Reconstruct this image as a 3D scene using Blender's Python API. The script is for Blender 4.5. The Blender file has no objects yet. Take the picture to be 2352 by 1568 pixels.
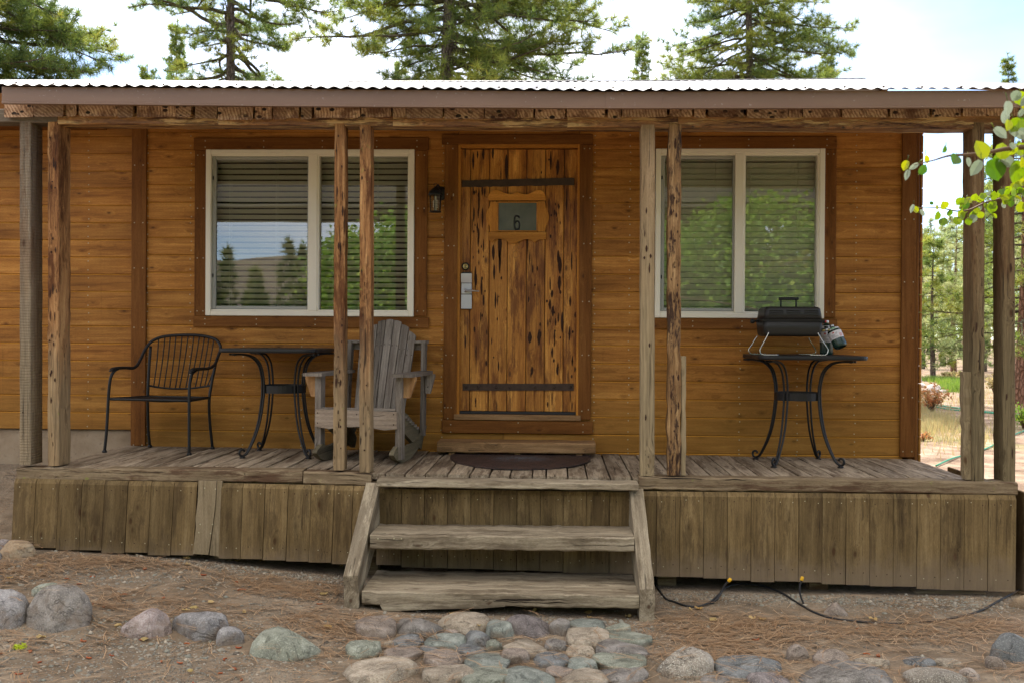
import bpy, math, random
import numpy as np
from mathutils import Vector, Matrix, noise as mnoise
random.seed(7); rng = np.random.default_rng(7)
R_ = math.radians
S = bpy.context.scene
COL = S.collection
# ------------------------------------------------------------------ camera
F_PX, YAW, PITCH, ROLL, CAMH, CAMD = 2320.0, .0415, -.0065, .0065, 1.667, 7.75
_f = Vector((-math.sin(YAW)*math.cos(PITCH), math.cos(YAW)*math.cos(PITCH), math.sin(PITCH)))
_r = Vector((math.cos(YAW), math.sin(YAW), 0)); _u = _r.cross(_f)
_r2 = math.cos(ROLL)*_r + math.sin(ROLL)*_u; _u2 = -math.sin(ROLL)*_r + math.cos(ROLL)*_u
CAM = Vector((0, -CAMD, CAMH))
cam = bpy.data.cameras.new('camera'); cobj = bpy.data.objects.new('camera', cam); COL.objects.link(cobj)
m = Matrix((_r2, _u2, -_f)).transposed().to_4x4(); m.translation = CAM; cobj.matrix_world = m
cam.sensor_width = 36; cam.lens = F_PX/2352*36; cam.clip_end = 3000; cam.clip_start = .05
cam.dof.use_dof = True; cam.dof.focus_distance = 6.6; cam.dof.aperture_fstop = 5.6
S.camera = cobj
# ------------------------------------------------------------------ world + sun
SUN_EL, SUN_AZ = R_(54), R_(-14)          # azimuth measured from +Y towards +X
w = bpy.data.worlds.new('World'); S.world = w; w.use_nodes = True
nt = w.node_tree; nt.nodes.clear()
sky = nt.nodes.new('ShaderNodeTexSky'); sky.sky_type = 'NISHITA'; sky.sun_disc = False
sky.sun_elevation = SUN_EL; sky.sun_rotation = SUN_AZ; sky.altitude = 1800; sky.dust_density = .1; sky.air_density = .75; sky.ozone_density = .5
tc = nt.nodes.new('ShaderNodeTexCoord'); mp = nt.nodes.new('ShaderNodeMapping'); mp.inputs['Scale'].default_value = (1.2, 1.2, 3.0)
nz = nt.nodes.new('ShaderNodeTexNoise'); nz.inputs['Scale'].default_value = 2.2; nz.inputs['Detail'].default_value = 6
rp = nt.nodes.new('ShaderNodeValToRGB'); rp.color_ramp.elements[0].position = .40; rp.color_ramp.elements[0].color = (.12,.12,.12,1); rp.color_ramp.elements[1].position = .62
rp.color_ramp.elements[1].color = (.8, .8, .8, 1)
mx = nt.nodes.new('ShaderNodeMix'); mx.data_type = 'RGBA'; mx.inputs['B'].default_value = (13.5, 12.2, 10.4, 1)
bg = nt.nodes.new('ShaderNodeBackground'); bg.inputs['Strength'].default_value = .15
wo = nt.nodes.new('ShaderNodeOutputWorld')
L = nt.links.new
L(tc.outputs['Generated'], mp.inputs['Vector']); L(mp.outputs[0], nz.inputs['Vector']); L(nz.outputs[0], rp.inputs[0])
sx = nt.nodes.new('ShaderNodeSeparateXYZ'); L(tc.outputs['Generated'], sx.inputs[0])
g1 = nt.nodes.new('ShaderNodeMapRange'); L(sx.outputs[0], g1.inputs[0]); g1.inputs[1].default_value = .0; g1.inputs[2].default_value = .38; g1.inputs[3].default_value = .55; g1.inputs[4].default_value = .08
g2 = nt.nodes.new('ShaderNodeMapRange'); L(sx.outputs[2], g2.inputs[0]); g2.inputs[1].default_value = .34; g2.inputs[2].default_value = .7; g2.inputs[3].default_value = 0; g2.inputs[4].default_value = 1
g3 = nt.nodes.new('ShaderNodeMath'); g3.operation = 'MAXIMUM'; L(g1.outputs[0], g3.inputs[0]); L(g2.outputs[0], g3.inputs[1])
g4 = nt.nodes.new('ShaderNodeMath'); g4.operation = 'MULTIPLY'; L(rp.outputs[0], g4.inputs[0]); L(g3.outputs[0], g4.inputs[1])
L(g4.outputs[0], mx.inputs['Factor']); L(sky.outputs[0], mx.inputs['A']); L(mx.outputs['Result'], bg.inputs[0]); L(bg.outputs[0], wo.inputs[0])
sl = bpy.data.lights.new('sun', 'SUN'); sl.energy = 4.0; sl.angle = R_(.53); sl.color = (1, .95, .86)
so = bpy.data.objects.new('sun', sl); COL.objects.link(so)
_sd = Vector((math.sin(SUN_AZ)*math.cos(SUN_EL), math.cos(SUN_AZ)*math.cos(SUN_EL), math.sin(SUN_EL)))
so.rotation_euler = _sd.to_track_quat('Z', 'Y').to_euler(); so.location = (0, 0, 30)
S.view_settings.view_transform = 'Standard'; S.view_settings.look = 'None'; S.view_settings.gamma = 1
S.view_settings.exposure = 1.32
S.render.engine = 'CYCLES'
try:
    S.cycles.max_bounces = 8; S.cycles.transparent_max_bounces = 24; S.cycles.sample_clamp_indirect = 6
except Exception: pass

# ------------------------------------------------------------------ picture -> world helpers (2352x1568 px grid of the photo)
def ray(px, py):
    return (_f + _r2*((px-1176)/F_PX) - _u2*((py-784)/F_PX))
def W(px, py, Y):
    d = ray(px, py); t = (Y-CAM.y)/d.y; return CAM + d*t
def WX(px, Y, py=700): return W(px, py, Y).x
def WZ(py, Y, px=1273): return W(px, py, Y).z
def H(px, py, z):
    d = ray(px, py); t = (z-CAM.z)/d.z; return CAM + d*t
def ss(t):
    t = min(1, max(0, t)); return t*t*(3-2*t)
def G(x, y):
    z = .0 + .25*ss((-x+.5)/4)*ss((y+3.6)/2.3) + .36*ss((-x-3.0)/.8)*ss((y+1.3)/1.3)
    z += .05*ss((x+1)/1.5)*ss((y+3.0)/1.8)*(1-ss((x-3)/3))
    z += .014*mnoise.noise(Vector((x*1.3, y*1.3, 0)))
    if y > 12: z += .25*ss((y-12)/20)*mnoise.noise(Vector((x*.08, y*.08, 5)))
    return z
def GP(px, py):
    z = .05
    for _ in range(25):
        p = H(px, py, z); z = z*.4+G(p.x, p.y)*.6
    return H(px, py, z)
def deckz(x): return .765-.0055*x
DECK = .765
YF = -1.29      # front plane of posts

# ------------------------------------------------------------------ mesh builder
class MB:
    def __init__(s): s.v=[]; s.f=[]; s.m=[]; s.g=[]; s.r=[]; s.smooth=[]
    def add(s, V, F, g=None, rnd=None, mat=0, smooth=False):
        b = len(s.v); rnd = random.random() if rnd is None else rnd
        o = (rnd*37.7, rnd*91.3 % 17, rnd*53.1 % 23)
        for i, p in enumerate(V):
            s.v.append(tuple(p)); q = g[i] if g is not None else p
            s.g.append((q[0]+o[0], q[1]+o[1], q[2]+o[2])); s.r.append(rnd)
        for f in F: s.f.append(tuple(b+k for k in f)); s.m.append(mat); s.smooth.append(smooth)
    def box(s, lo, hi, ax='x', ch=.003, rot=None, mat=0, rnd=None, piv=None, topedge=None):
        lo = Vector(lo); hi = Vector(hi); c = (lo+hi)/2; h = [(abs(hi[i]-lo[i]))/2 for i in range(3)]
        ch = min(ch, min(h)*.45); V=[]; idx={}
        for sx in (-1,1):
            for sy in (-1,1):
                for sz in (-1,1):
                    for k in range(3):
                        q=[sx*(h[0]-(0 if k==0 else ch)), sy*(h[1]-(0 if k==1 else ch)), sz*(h[2]-(0 if k==2 else ch))]
                        idx[(sx,sy,sz,k)]=len(V); V.append(Vector(q))
        F=[]
        for k in range(3):
            a,b=[i for i in range(3) if i!=k]
            for sg in (-1,1):
                q=[]
                for (u,v) in ((-1,-1),(1,-1),(1,1),(-1,1)):
                    t=[0,0,0]; t[k]=sg; t[a]=u; t[b]=v; q.append(idx[(t[0],t[1],t[2],k)])
                F.append(q)
        for k in range(3):          # edges parallel to axis k
            a,b=[i for i in range(3) if i!=k]
            for u in (-1,1):
                for v in (-1,1):
                    q=[]
                    for (sg,fk) in ((-1,a),(1,a),(1,b),(-1,b)):
                        t=[0,0,0]; t[k]=sg; t[a]=u; t[b]=v; q.append(idx[(t[0],t[1],t[2],fk)])
                    F.append(q)
        for sx in (-1,1):
            for sy in (-1,1):
                for sz in (-1,1): F.append([idx[(sx,sy,sz,k)] for k in range(3)])
        F2=[]
        for f in F:
            p=[V[i] for i in f]; n=(p[1]-p[0]).cross(p[2]-p[0]); cc=sum(p,Vector())/len(p)
            F2.append(f if n.dot(cc)>0 else f[::-1])
        pm={'x':(0,1,2),'y':(1,0,2),'z':(2,1,0)}[ax]
        g=[(q[pm[0]]+c[pm[0]]*.0, q[pm[1]], q[pm[2]]) for q in V]
        if rot is not None:
            if piv is None: VV=[c+rot@q for q in V]
            else: VV=[Vector(piv)+rot@(c+q-Vector(piv)) for q in V]
        else: VV=[c+q for q in V]
        s.add(VV,F2,g,rnd,mat)
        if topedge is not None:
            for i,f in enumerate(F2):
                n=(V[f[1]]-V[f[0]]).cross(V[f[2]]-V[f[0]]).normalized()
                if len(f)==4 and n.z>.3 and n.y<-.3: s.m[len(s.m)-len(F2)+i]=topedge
    def timber(s, p0, p1, w, d, ch=.006, seg=.12, jit=.0, rnd=None, mat=0, up=None, taper=None, ejit=None):
        """rectangular chamfered beam p0->p1; w across (u), d along (v)"""
        p0=Vector(p0); p1=Vector(p1); t=(p1-p0); Ln=t.length; t.normalize()
        v=Vector(up) if up else (Vector((0,1,0)) if abs(t.y)<.9 else Vector((0,0,1)))
        u=t.cross(v).normalized(); v=u.cross(t).normalized()
        n=max(1,int(Ln/seg)); V=[];g=[];F=[]; rr=random.Random(int((p0.x*7919+p0.z*31+p0.y*13)*1000)&0xffff)
        for i in range(n+1):
            k=i/n; sc=1 if taper is None else 1+(taper-1)*k; hw=w/2*sc; hd=d/2*sc
            jx=rr.uniform(-jit,jit)*.5; jy=rr.uniform(-jit,jit)*.5
            sec=[(-hw+ch,-hd),(hw-ch,-hd),(hw,-hd+ch),(hw,hd-ch),(hw-ch,hd),(-hw+ch,hd),(-hw,hd-ch),(-hw,-hd+ch)]
            for (a,b) in sec:
                e=(ejit or jit)
                aa=a+rr.uniform(-e,e)*.5+jx; bb=b+rr.uniform(-e,e)*.5+jy
                V.append(p0+t*(Ln*k)+u*aa+v*bb); g.append((Ln*k,a,b))
        for i in range(n):
            for j in range(8):
                a=i*8+j; b=i*8+(j+1)%8; F.append((a,a+8,b+8,b))
        F.append(tuple(range(8))); F.append(tuple(n*8+j for j in range(7,-1,-1)))
        if (u.cross(v)).dot(t)>0: F=[f[::-1] for f in F]
        s.add(V,F,g,rnd,mat)
    def tube(s, pts, r, n=8, mat=0, rnd=None, closed=False, flat=None, caps=True):
        pts=[Vector(p) for p in pts]; N=len(pts); V=[];F=[];g=[]; up=None; acc=0
        for i,p in enumerate(pts):
            a=pts[i-1] if (i>0 or closed) else p; b=pts[(i+1)%N] if (i<N-1 or closed) else p
            t=(b-a); t=t.normalized() if t.length>1e-9 else Vector((0,0,1))
            if up is None: up=Vector((0,0,1)) if abs(t.z)<.9 else Vector((1,0,0))
            u=t.cross(up)
            if u.length<1e-4: u=t.cross(Vector((0,1,0)))
            u.normalize(); up=u.cross(t).normalized()
            rr=r[i] if isinstance(r,(list,tuple)) else r
            if i>0: acc+=(p-pts[i-1]).length
            for j in range(n):
                th=2*math.pi*j/n; q=u*(math.cos(th)*rr)+up*(math.sin(th)*rr*(flat or 1)); V.append(p+q); g.append((acc,math.cos(th)*rr,math.sin(th)*rr))
        for i in range(N if closed else N-1):
            for j in range(n):
                a=i*n+j;b=i*n+(j+1)%n;c=((i+1)%N)*n+(j+1)%n;d=((i+1)%N)*n+j; F.append((a,b,c,d))
        if not closed and caps: F.append(tuple(range(n-1,-1,-1))); F.append(tuple((N-1)*n+j for j in range(n)))
        s.add(V,F,g,rnd,mat,smooth=True)
    def prism(s, out, th, M=None, mat=0, rnd=None, ax='x', bev=0):
        """outline [(a,b)] in local XZ, extruded along local Y by th; M matrix to world"""
        M=M or Matrix(); n=len(out); V=[];g=[]
        area=sum(out[i][0]*out[(i+1)%n][1]-out[(i+1)%n][0]*out[i][1] for i in range(n))
        if area<0: out=out[::-1]
        for yy in (0,th):
            for a,b in out:
                V.append(M@Vector((a,yy,b))); g.append((a,yy,b) if ax=='x' else (b,yy,a))
        F=[tuple(range(n)), tuple(range(2*n-1,n-1,-1))]
        for i in range(n):
            j=(i+1)%n; F.append((j,i,n+i,n+j))
        s.add(V,F,g,rnd,mat)
    def lathe(s, prof, c, ax=Vector((0,0,1)), n=20, mat=0, rnd=None):
        ax=Vector(ax).normalized(); u=ax.orthogonal().normalized(); v=ax.cross(u); V=[];F=[]
        for (r,z) in prof:
            for j in range(n):
                th=2*math.pi*j/n; V.append(Vector(c)+ax*z+u*(r*math.cos(th))+v*(r*math.sin(th)))
        for i in range(len(prof)-1):
            for j in range(n):
                a=i*n+j;b=i*n+(j+1)%n; F.append((a,b,b+n,a+n))
        F.append(tuple(range(n-1,-1,-1))); F.append(tuple((len(prof)-1)*n+j for j in range(n)))
        s.add(V,F,None,rnd,mat,smooth=True)
    def build(s, name, mats, parent=None, loc=None):
        me=bpy.data.meshes.new(name)
        o=bpy.data.objects.new(name, me); COL.objects.link(o)
        A=np.array(s.v,dtype=np.float32).reshape(-1,3)
        if parent is not None:
            org=np.array(ROOT[parent.name]); o.parent=parent
        else:
            if loc is None: loc=((A[:,0].min()+A[:,0].max())/2,(A[:,1].min()+A[:,1].max())/2,A[:,2].min())
            org=np.array(loc); o.location=loc
        me.from_pydata((A-org).tolist(),[],s.f)
        if not isinstance(mats,(list,tuple)): mats=[mats]
        for mm in mats: me.materials.append(mm)
        me.polygons.foreach_set('material_index',np.array(s.m,dtype=np.int32))
        me.polygons.foreach_set('use_smooth',np.array(s.smooth,dtype=bool))
        a=me.attributes.new('gco','FLOAT_VECTOR','POINT'); a.data.foreach_set('vector',np.array(s.g,dtype=np.float32).ravel())
        a=me.attributes.new('rnd','FLOAT','POINT'); a.data.foreach_set('value',np.array(s.r,dtype=np.float32))
        me.validate(); me.update()
        ROOT[o.name]=tuple(org)
        return o
ROOT={}
def tag(o,label=None,cat=None,group=None,kind=None):
    if label: o['label']=label
    if cat: o['category']=cat
    if group: o['group']=group
    if kind: o['kind']=kind
    return o
def thing(name,label,cat,loc,group=None):
    o=bpy.data.objects.new(name,None); o.empty_display_size=.1; COL.objects.link(o); o.location=loc; ROOT[o.name]=tuple(loc)
    return tag(o,label,cat,group)
def cr(pts, n=6, closed=False):
    P=[Vector(p) for p in pts]; N=len(P); out=[]
    for i in range(N if closed else N-1):
        a=P[(i-1)%N] if (closed or i>0) else P[0]*2-P[1]; b=P[i]; c=P[(i+1)%N]; d=P[(i+2)%N] if (closed or i+2<N) else P[-1]*2-P[-2]
        for k in range(n):
            t=k/n; out.append(.5*((2*b)+(c-a)*t+(2*a-5*b+4*c-d)*t*t+(3*b-a-3*c+d)*t**3))
    if not closed: out.append(P[-1])
    return out
def npmesh(name, V, F, mats, parent=None, rnd=None, loc=(0,0,0), midx=None, smooth=False):
    """fast mesh: V (n,3), F (m,k) all with the same k"""
    me=bpy.data.meshes.new(name); o=bpy.data.objects.new(name,me); COL.objects.link(o)
    org=np.array(ROOT[parent.name]) if parent is not None else np.array(loc)
    if parent is not None: o.parent=parent
    else: o.location=loc
    k=F.shape[1]; me.vertices.add(len(V)); me.loops.add(F.size); me.polygons.add(len(F))
    me.vertices.foreach_set('co',(V-org).astype(np.float32).ravel()); me.loops.foreach_set('vertex_index',F.astype(np.int32).ravel())
    me.polygons.foreach_set('loop_start',np.arange(0,F.size,k,dtype=np.int32))
    if smooth: me.polygons.foreach_set('use_smooth',np.ones(len(F),dtype=bool))
    if not isinstance(mats,(list,tuple)): mats=[mats]
    for mm in mats: me.materials.append(mm)
    if midx is not None: me.polygons.foreach_set('material_index',midx.astype(np.int32))
    me.update(calc_edges=True)
    if rnd is not None:
        a=me.attributes.new('rnd','FLOAT','POINT'); a.data.foreach_set('value',rnd.astype(np.float32))
    ROOT[o.name]=tuple(org)
    return o

# ------------------------------------------------------------------ materials
class N:
    def __init__(s,name):
        s.m=bpy.data.materials.new(name); s.m.use_nodes=True; s.t=s.m.node_tree; s.t.nodes.clear()
        s.out=s.t.nodes.new('ShaderNodeOutputMaterial')
    def n(s,typ,**kw):
        x=s.t.nodes.new('ShaderNode'+typ)
        for k,v in kw.items(): setattr(x,k,v)
        return x
    def l(s,a,b): s.t.links.new(a,b)
    def sock(s,v,inp):
        if hasattr(v,'is_output'): s.l(v,inp)
        else:
            if isinstance(v,(tuple,list)) and len(v)==3 and inp.type=='RGBA': v=(*v,1)
            inp.default_value=v
    def attr(s,n,vec=False):
        x=s.n('Attribute'); x.attribute_name=n; return x.outputs['Vector' if vec else 'Fac']
    def vm(s,v,sc=(1,1,1),loc=(0,0,0)):
        x=s.n('Mapping'); s.sock(v,x.inputs['Vector']); x.inputs['Scale'].default_value=sc; x.inputs['Location'].default_value=loc; return x.outputs[0]
    def noise(s,v,scale=1,detail=4,rough=.55,dist=0):
        x=s.n('TexNoise'); s.sock(v,x.inputs['Vector']); x.inputs['Scale'].default_value=scale; x.inputs['Detail'].default_value=detail
        x.inputs['Roughness'].default_value=rough; x.inputs['Distortion'].default_value=dist; return x.outputs[0]
    def vor(s,v,scale=1,feat='F1',out='Distance',rand=1):
        x=s.n('TexVoronoi'); x.feature=feat; s.sock(v,x.inputs['Vector']); x.inputs['Scale'].default_value=scale; x.inputs['Randomness'].default_value=rand
        return x.outputs[out]
    def mr(s,v,a,b,c=0,d=1,smooth=False):
        x=s.n('MapRange'); x.clamp=True
        if smooth: x.interpolation_type='SMOOTHSTEP'
        s.sock(v,x.inputs[0])
        for i,k in enumerate((a,b,c,d)): x.inputs[i+1].default_value=k
        return x.outputs[0]
    def math(s,op,a,b=0,c=None):
        x=s.n('Math',operation=op); s.sock(a,x.inputs[0]); s.sock(b,x.inputs[1])
        if c is not None: s.sock(c,x.inputs[2])
        return x.outputs[0]
    def mix(s,f,a,b,mode='MIX'):
        x=s.n('Mix'); x.data_type='RGBA'; x.blend_type=mode; s.sock(f,x.inputs['Factor']); s.sock(a,x.inputs['A']); s.sock(b,x.inputs['B']); return x.outputs['Result']
    def ramp(s,f,els):
        x=s.n('ValToRGB'); s.l(f,x.inputs[0]); e=x.color_ramp.elements
        while len(e)<len(els): e.new(.5)
        for i,(p,c) in enumerate(els): e[i].position=p; e[i].color=(*c,1)
        return x.outputs[0]
    def hsv(s,c,v=1,sat=1,h=.5):
        x=s.n('HueSaturation'); s.sock(c,x.inputs['Color']); s.sock(v,x.inputs['Value']); s.sock(sat,x.inputs['Saturation']); s.sock(h,x.inputs['Hue']); return x.outputs[0]
    def bump(s,h,st=.5,d=.01):
        x=s.n('Bump'); s.l(h,x.inputs['Height']); x.inputs['Strength'].default_value=st; x.inputs['Distance'].default_value=d; return x.outputs[0]
    def bsdf(s,c,rough=.7,metal=0,normal=None,spec=.4,trans=None,alpha=None):
        x=s.n('BsdfPrincipled'); s.sock(c,x.inputs['Base Color']); s.sock(rough,x.inputs['Roughness']); s.sock(metal,x.inputs['Metallic'])
        x.inputs['Specular IOR Level'].default_value=spec
        if normal is not None: s.l(normal,x.inputs['Normal'])
        return x.outputs[0]
    def done(s,sh): s.l(sh,s.out.inputs['Surface']); return s.m
def pos(n): return n.n('NewGeometry').outputs['Position']

def wood(name, dark, mid, light, rough=.7, knots=0, holes=0, cracks=0, weather=None, wz=None, grain=1, bump=.35, tone=.25, blot=0, blotc=(.1,.03,.01), moss=0, spec=.12, saw=0, age=None, mud=None, ks=1, bs=(1.6,7,7), con=1, chips=None):
    n=N(name); g=n.attr('gco',True); r=n.attr('rnd')
    warp=n.noise(n.vm(g,(1.3,9,9)),1,3)
    cx=n.n('CombineXYZ'); n.l(warp,cx.inputs[1]); n.l(warp,cx.inputs[2])
    ww=n.n('VectorMath',operation='MULTIPLY_ADD'); n.l(cx.outputs[0],ww.inputs[0]); ww.inputs[1].default_value=(0,.06,.06); n.l(g,ww.inputs[2])
    gw=ww.outputs[0]
    if knots:
        kd=n.vor(n.vm(g,(3.6*ks,8*ks,8*ks)),1)
        kf=n.mr(kd,.04,.12,1,0,True); kr=n.mr(kd,.04,.42,1,0,True)
        w2=n.n('VectorMath',operation='MULTIPLY_ADD'); cx2=n.n('CombineXYZ'); n.l(kr,cx2.inputs[1]); n.l(kr,cx2.inputs[2])
        n.l(cx2.outputs[0],w2.inputs[0]); w2.inputs[1].default_value=(0,.035/ks,.035/ks); n.l(gw,w2.inputs[2]); gw=w2.outputs[0]
    gr=n.noise(n.vm(gw,(2.2*grain,75*grain,75*grain)),1,5,.65)
    bd=n.noise(n.vm(gw,(1.1,13,13)),1,5,.65)
    v=n.math('ADD',n.math('MULTIPLY',gr,.45),n.math('MULTIPLY',bd,.55))
    e=.17/con; c=n.ramp(v,[(.5-e,dark),(.5,mid),(.5+e,light)])
    h=n.math('MULTIPLY',gr,.6)
    c=n.hsv(c,n.mr(r,0,1,1-tone,1+tone))
    fine=n.noise(n.vm(g,(60,260,260)),1,2); c=n.mix(.4,c,n.hsv(c,n.mr(fine,.3,.7,.65,1.35)))
    if chips:
        b2=n.mr(n.noise(n.vm(g,(bs[0]*1.3,bs[1]*1.4,bs[2]*1.4),(1,8,4)),1,7,.75),.50,.56,0,.9); c=n.mix(b2,c,n.mix(n.mr(gr,.35,.65),tuple(x*.6 for x in chips),chips)); h=n.math('SUBTRACT',h,n.math('MULTIPLY',b2,.8))
    if blot:
        b=n.mr(n.noise(n.vm(g,bs,(3,5,1)),1,7,.75),.5,.58,0,blot); c=n.mix(b,c,n.mix(n.mr(gr,.3,.7),tuple(x*.6 for x in blotc),blotc))
    if weather is not None:
        z=n.n('SeparateXYZ'); n.l(pos(n),z.inputs[0])
        wf=n.mr(n.math('ADD',z.outputs[2],n.math('MULTIPLY',n.noise(n.vm(g,(2,14,14)),1,4),1.1)),wz[0]+.55,wz[1]+.55,1,0,True)
        c=n.mix(n.math('MULTIPLY',wf,.85),c,n.mix(n.mr(gr,.35,.65),tuple(x*.55 for x in weather),weather))
    if knots:
        c=n.mix(n.math('MULTIPLY',kf,.8),c,(.06,.02,.008))
        kx=n.mr(kd,.08,.26,.4*knots,0); c=n.mix(kx,c,tuple(x*.6 for x in dark))
    if cracks:
        cn=n.noise(n.vm(gw,(1.6,90,90),(9,1,4)),1,3,.5); cm=n.noise(n.vm(g,(1.2,5,5),(2,2,2)),1,2)
        cf=n.math('MULTIPLY',n.mr(cn,.62,.68),n.mr(cm,.42,.55)); c=n.mix(n.math('MULTIPLY',cf,cracks),c,(.02,.014,.01)); h=n.math('SUBTRACT',h,n.math('MULTIPLY',cf,1.5))
    if holes:
        hd=n.vor(n.vm(g,(13,55,55)),1); hm=n.mr(n.noise(n.vm(g,(3,12,12),(7,0,0)),1,2),.5,.62)
        hf=n.math('MULTIPLY',n.mr(hd,.17,.26,1,0),hm); c=n.mix(n.math('MULTIPLY',hf,holes),c,(.03,.012,.006)); h=n.math('SUBTRACT',h,n.math('MULTIPLY',hf,2))
    if saw:
        sw=n.n('TexWave'); sw.wave_type='BANDS'; sw.bands_direction='X'; n.l(n.vm(g,(1,.25,.6)),sw.inputs[0]); sw.inputs['Scale'].default_value=17; sw.inputs['Distortion'].default_value=5; sw.inputs['Detail'].default_value=4
        c=n.mix(n.math('MULTIPLY',n.mr(sw.outputs['Fac'],.3,.8),saw),c,n.hsv(c,.62)); h=n.math('ADD',h,n.math('MULTIPLY',sw.outputs['Fac'],.4))
    if age or mud:
        pz=n.n('SeparateXYZ'); n.l(pos(n),pz.inputs[0]); big=n.noise(pos(n),1.1,6,.65)
        c=n.hsv(c,n.mr(big,.35,.65,.82,1.16))
        if age:
            ac,z1,am=age; af=n.mr(n.math('ADD',pz.outputs[2],n.math('MULTIPLY',n.noise(pos(n),2.2,6,.7),.9)),z1+.2,z1+.95,am,0,True); c=n.mix(n.math('MULTIPLY',af,.55),c,ac)
            dr=n.mr(n.noise(n.vm(pos(n),(22,1,1.1)),1,5,.7),.60,.70,0,.35); c=n.mix(dr,c,n.hsv(c,.6))
        if mud:
            mf=n.mr(n.math('SUBTRACT',pz.outputs[2],n.math('MULTIPLY',n.noise(pos(n),5,7,.75),.34)),-.04,.18,.75,0,True); c=n.mix(mf,c,mud)
            dr=n.mr(n.noise(n.vm(pos(n),(26,1,1.6)),1,6,.7),.54,.66,0,.5); c=n.mix(dr,c,n.hsv(c,.55))
    if moss:
        mf=n.mr(n.noise(pos(n),9,6,.7),.66-moss,.70,0,.8); c=n.mix(mf,c,(.22,.26,.05))
    return n.done(n.bsdf(c,n.mr(gr,.3,.7,rough-.12,rough+.1),0,n.bump(h,bump,.006),spec))
def plain(name,c,rough=.6,metal=0,bs=0,bsc=200,var=.12,spec=.4,vs=6):
    n=N(name); p=n.n('TexCoord').outputs['Object']
    v=n.noise(p,vs,5,.6); cc=n.hsv(c,n.mr(v,.3,.7,1-var,1+var))
    nm=n.bump(n.noise(p,bsc,3),bs,.004) if bs else None
    return n.done(n.bsdf(cc,n.mr(v,.3,.7,rough-.06,rough+.08),metal,nm,spec))

M={}
M['siding']=wood('siding_stain',(.19,.070,.013),(.345,.145,.030),(.50,.24,.058),.55,knots=1,grain=.7,bump=.2,tone=.13,spec=.15,ks=1.5,con=1.15,age=((.25,.135,.024),1.1,.8))
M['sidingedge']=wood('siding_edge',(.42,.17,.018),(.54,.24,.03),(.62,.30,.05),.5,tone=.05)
M['trim']=wood('trim_stain',(.095,.034,.007),(.165,.062,.013),(.235,.10,.025),.6,knots=.6,bump=.25,tone=.1,ks=1.4)
M['nail']=plain('nail_heads',(.42,.38,.25),.4,.3)
M['door']=wood('door_planks',(.16,.045,.007),(.40,.165,.030),(.68,.34,.075),.45,knots=.4,cracks=.35,tone=.16,blot=.75,blotc=(.13,.033,.009),bump=.7,spec=.25,bs=(1.1,7,7),con=1.0)
M['doorframe']=wood('number_frame_wood',(.30,.11,.016),(.46,.19,.032),(.60,.28,.055),.45,knots=0,tone=.22)
M['hole']=plain('worm_holes',(.035,.013,.006),.9,var=.4,vs=60)
M['post']=wood('post_wood',(.12,.05,.020),(.27,.13,.050),(.46,.26,.11),.75,knots=1,cracks=1,holes=.6,weather=(.33,.245,.14),wz=(1.1,2.0),tone=.1,blot=.8,blotc=(.09,.03,.012),moss=.02,bump=.7,con=1.3)
M['postgrey']=wood('post_grey_wood',(.11,.085,.06),(.20,.155,.11),(.30,.24,.17),.8,knots=.7,cracks=.7,weather=(.30,.235,.15),wz=(1.3,2.4),tone=.1,bump=.6,saw=.12,blot=.4,blotc=(.16,.07,.025))
M['postdark']=wood('post_dark_wood',(.075,.045,.022),(.14,.085,.040),(.22,.145,.075),.8,knots=.8,cracks=1,holes=.3,tone=.06,blot=.6,blotc=(.10,.035,.012),bump=.7,weather=(.20,.16,.09),wz=(1.2,2.6))
M['postpale']=wood('post_pale_wood',(.16,.10,.05),(.26,.175,.095),(.36,.255,.15),.8,knots=1,cracks=.6,weather=(.33,.26,.155),wz=(1.5,3.0),tone=.08,bump=.5)
M['posteaten']=wood('post_eaten_wood',(.09,.045,.022),(.22,.125,.055),(.42,.27,.13),.75,cracks=1,holes=1,tone=.05,blot=.95,blotc=(.05,.028,.02),bump=1,con=1.2,bs=(5,22,22))
M['header']=wood('header_wood',(.11,.045,.014),(.27,.125,.042),(.46,.26,.10),.55,knots=.6,cracks=1,tone=.06,blot=.95,blotc=(.07,.017,.006),bump=.9,spec=.45,bs=(1.9,13,13),con=1.3,chips=(.62,.40,.17))
M['headergrey']=wood('header_grey_wood',(.07,.055,.04),(.125,.10,.075),(.19,.155,.12),.8,cracks=.8,tone=.1,bump=.6)
M['deck']=wood('deck_boards',(.14,.105,.07),(.265,.208,.145),(.41,.34,.25),.8,knots=.5,cracks=1,tone=.17,blot=.7,blotc=(.10,.065,.04),bump=.7,bs=(1.6,9,9),con=1.2)
M['curb']=wood('rim_beam_wood',(.10,.07,.04),(.19,.14,.085),(.31,.24,.15),.8,knots=.4,cracks=1,tone=.12,blot=.9,blotc=(.105,.058,.034),bump=.9,moss=.01,bs=(1.3,9,9),con=1.2)
M['step']=wood('step_wood',(.14,.108,.072),(.28,.23,.16),(.43,.37,.27),.8,knots=.8,cracks=1,tone=.08,blot=.6,blotc=(.12,.088,.056),bump=.8,con=1.1)
M['doorstep']=wood('door_step_wood',(.13,.07,.03),(.27,.155,.07),(.39,.245,.125),.7,knots=.9,cracks=.7,tone=.08,bump=.6,con=1.2)
M['skirt']=wood('skirting_stain',(.085,.056,.024),(.155,.105,.047),(.23,.165,.08),.75,knots=.9,cracks=.5,tone=.2,mud=(.20,.15,.10),blot=.55,blotc=(.075,.048,.024),bump=.35)
M['skirtpale']=wood('skirting_bare',(.17,.13,.075),(.25,.195,.12),(.33,.27,.18),.8,cracks=.8,tone=.05,bump=.5)
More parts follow.
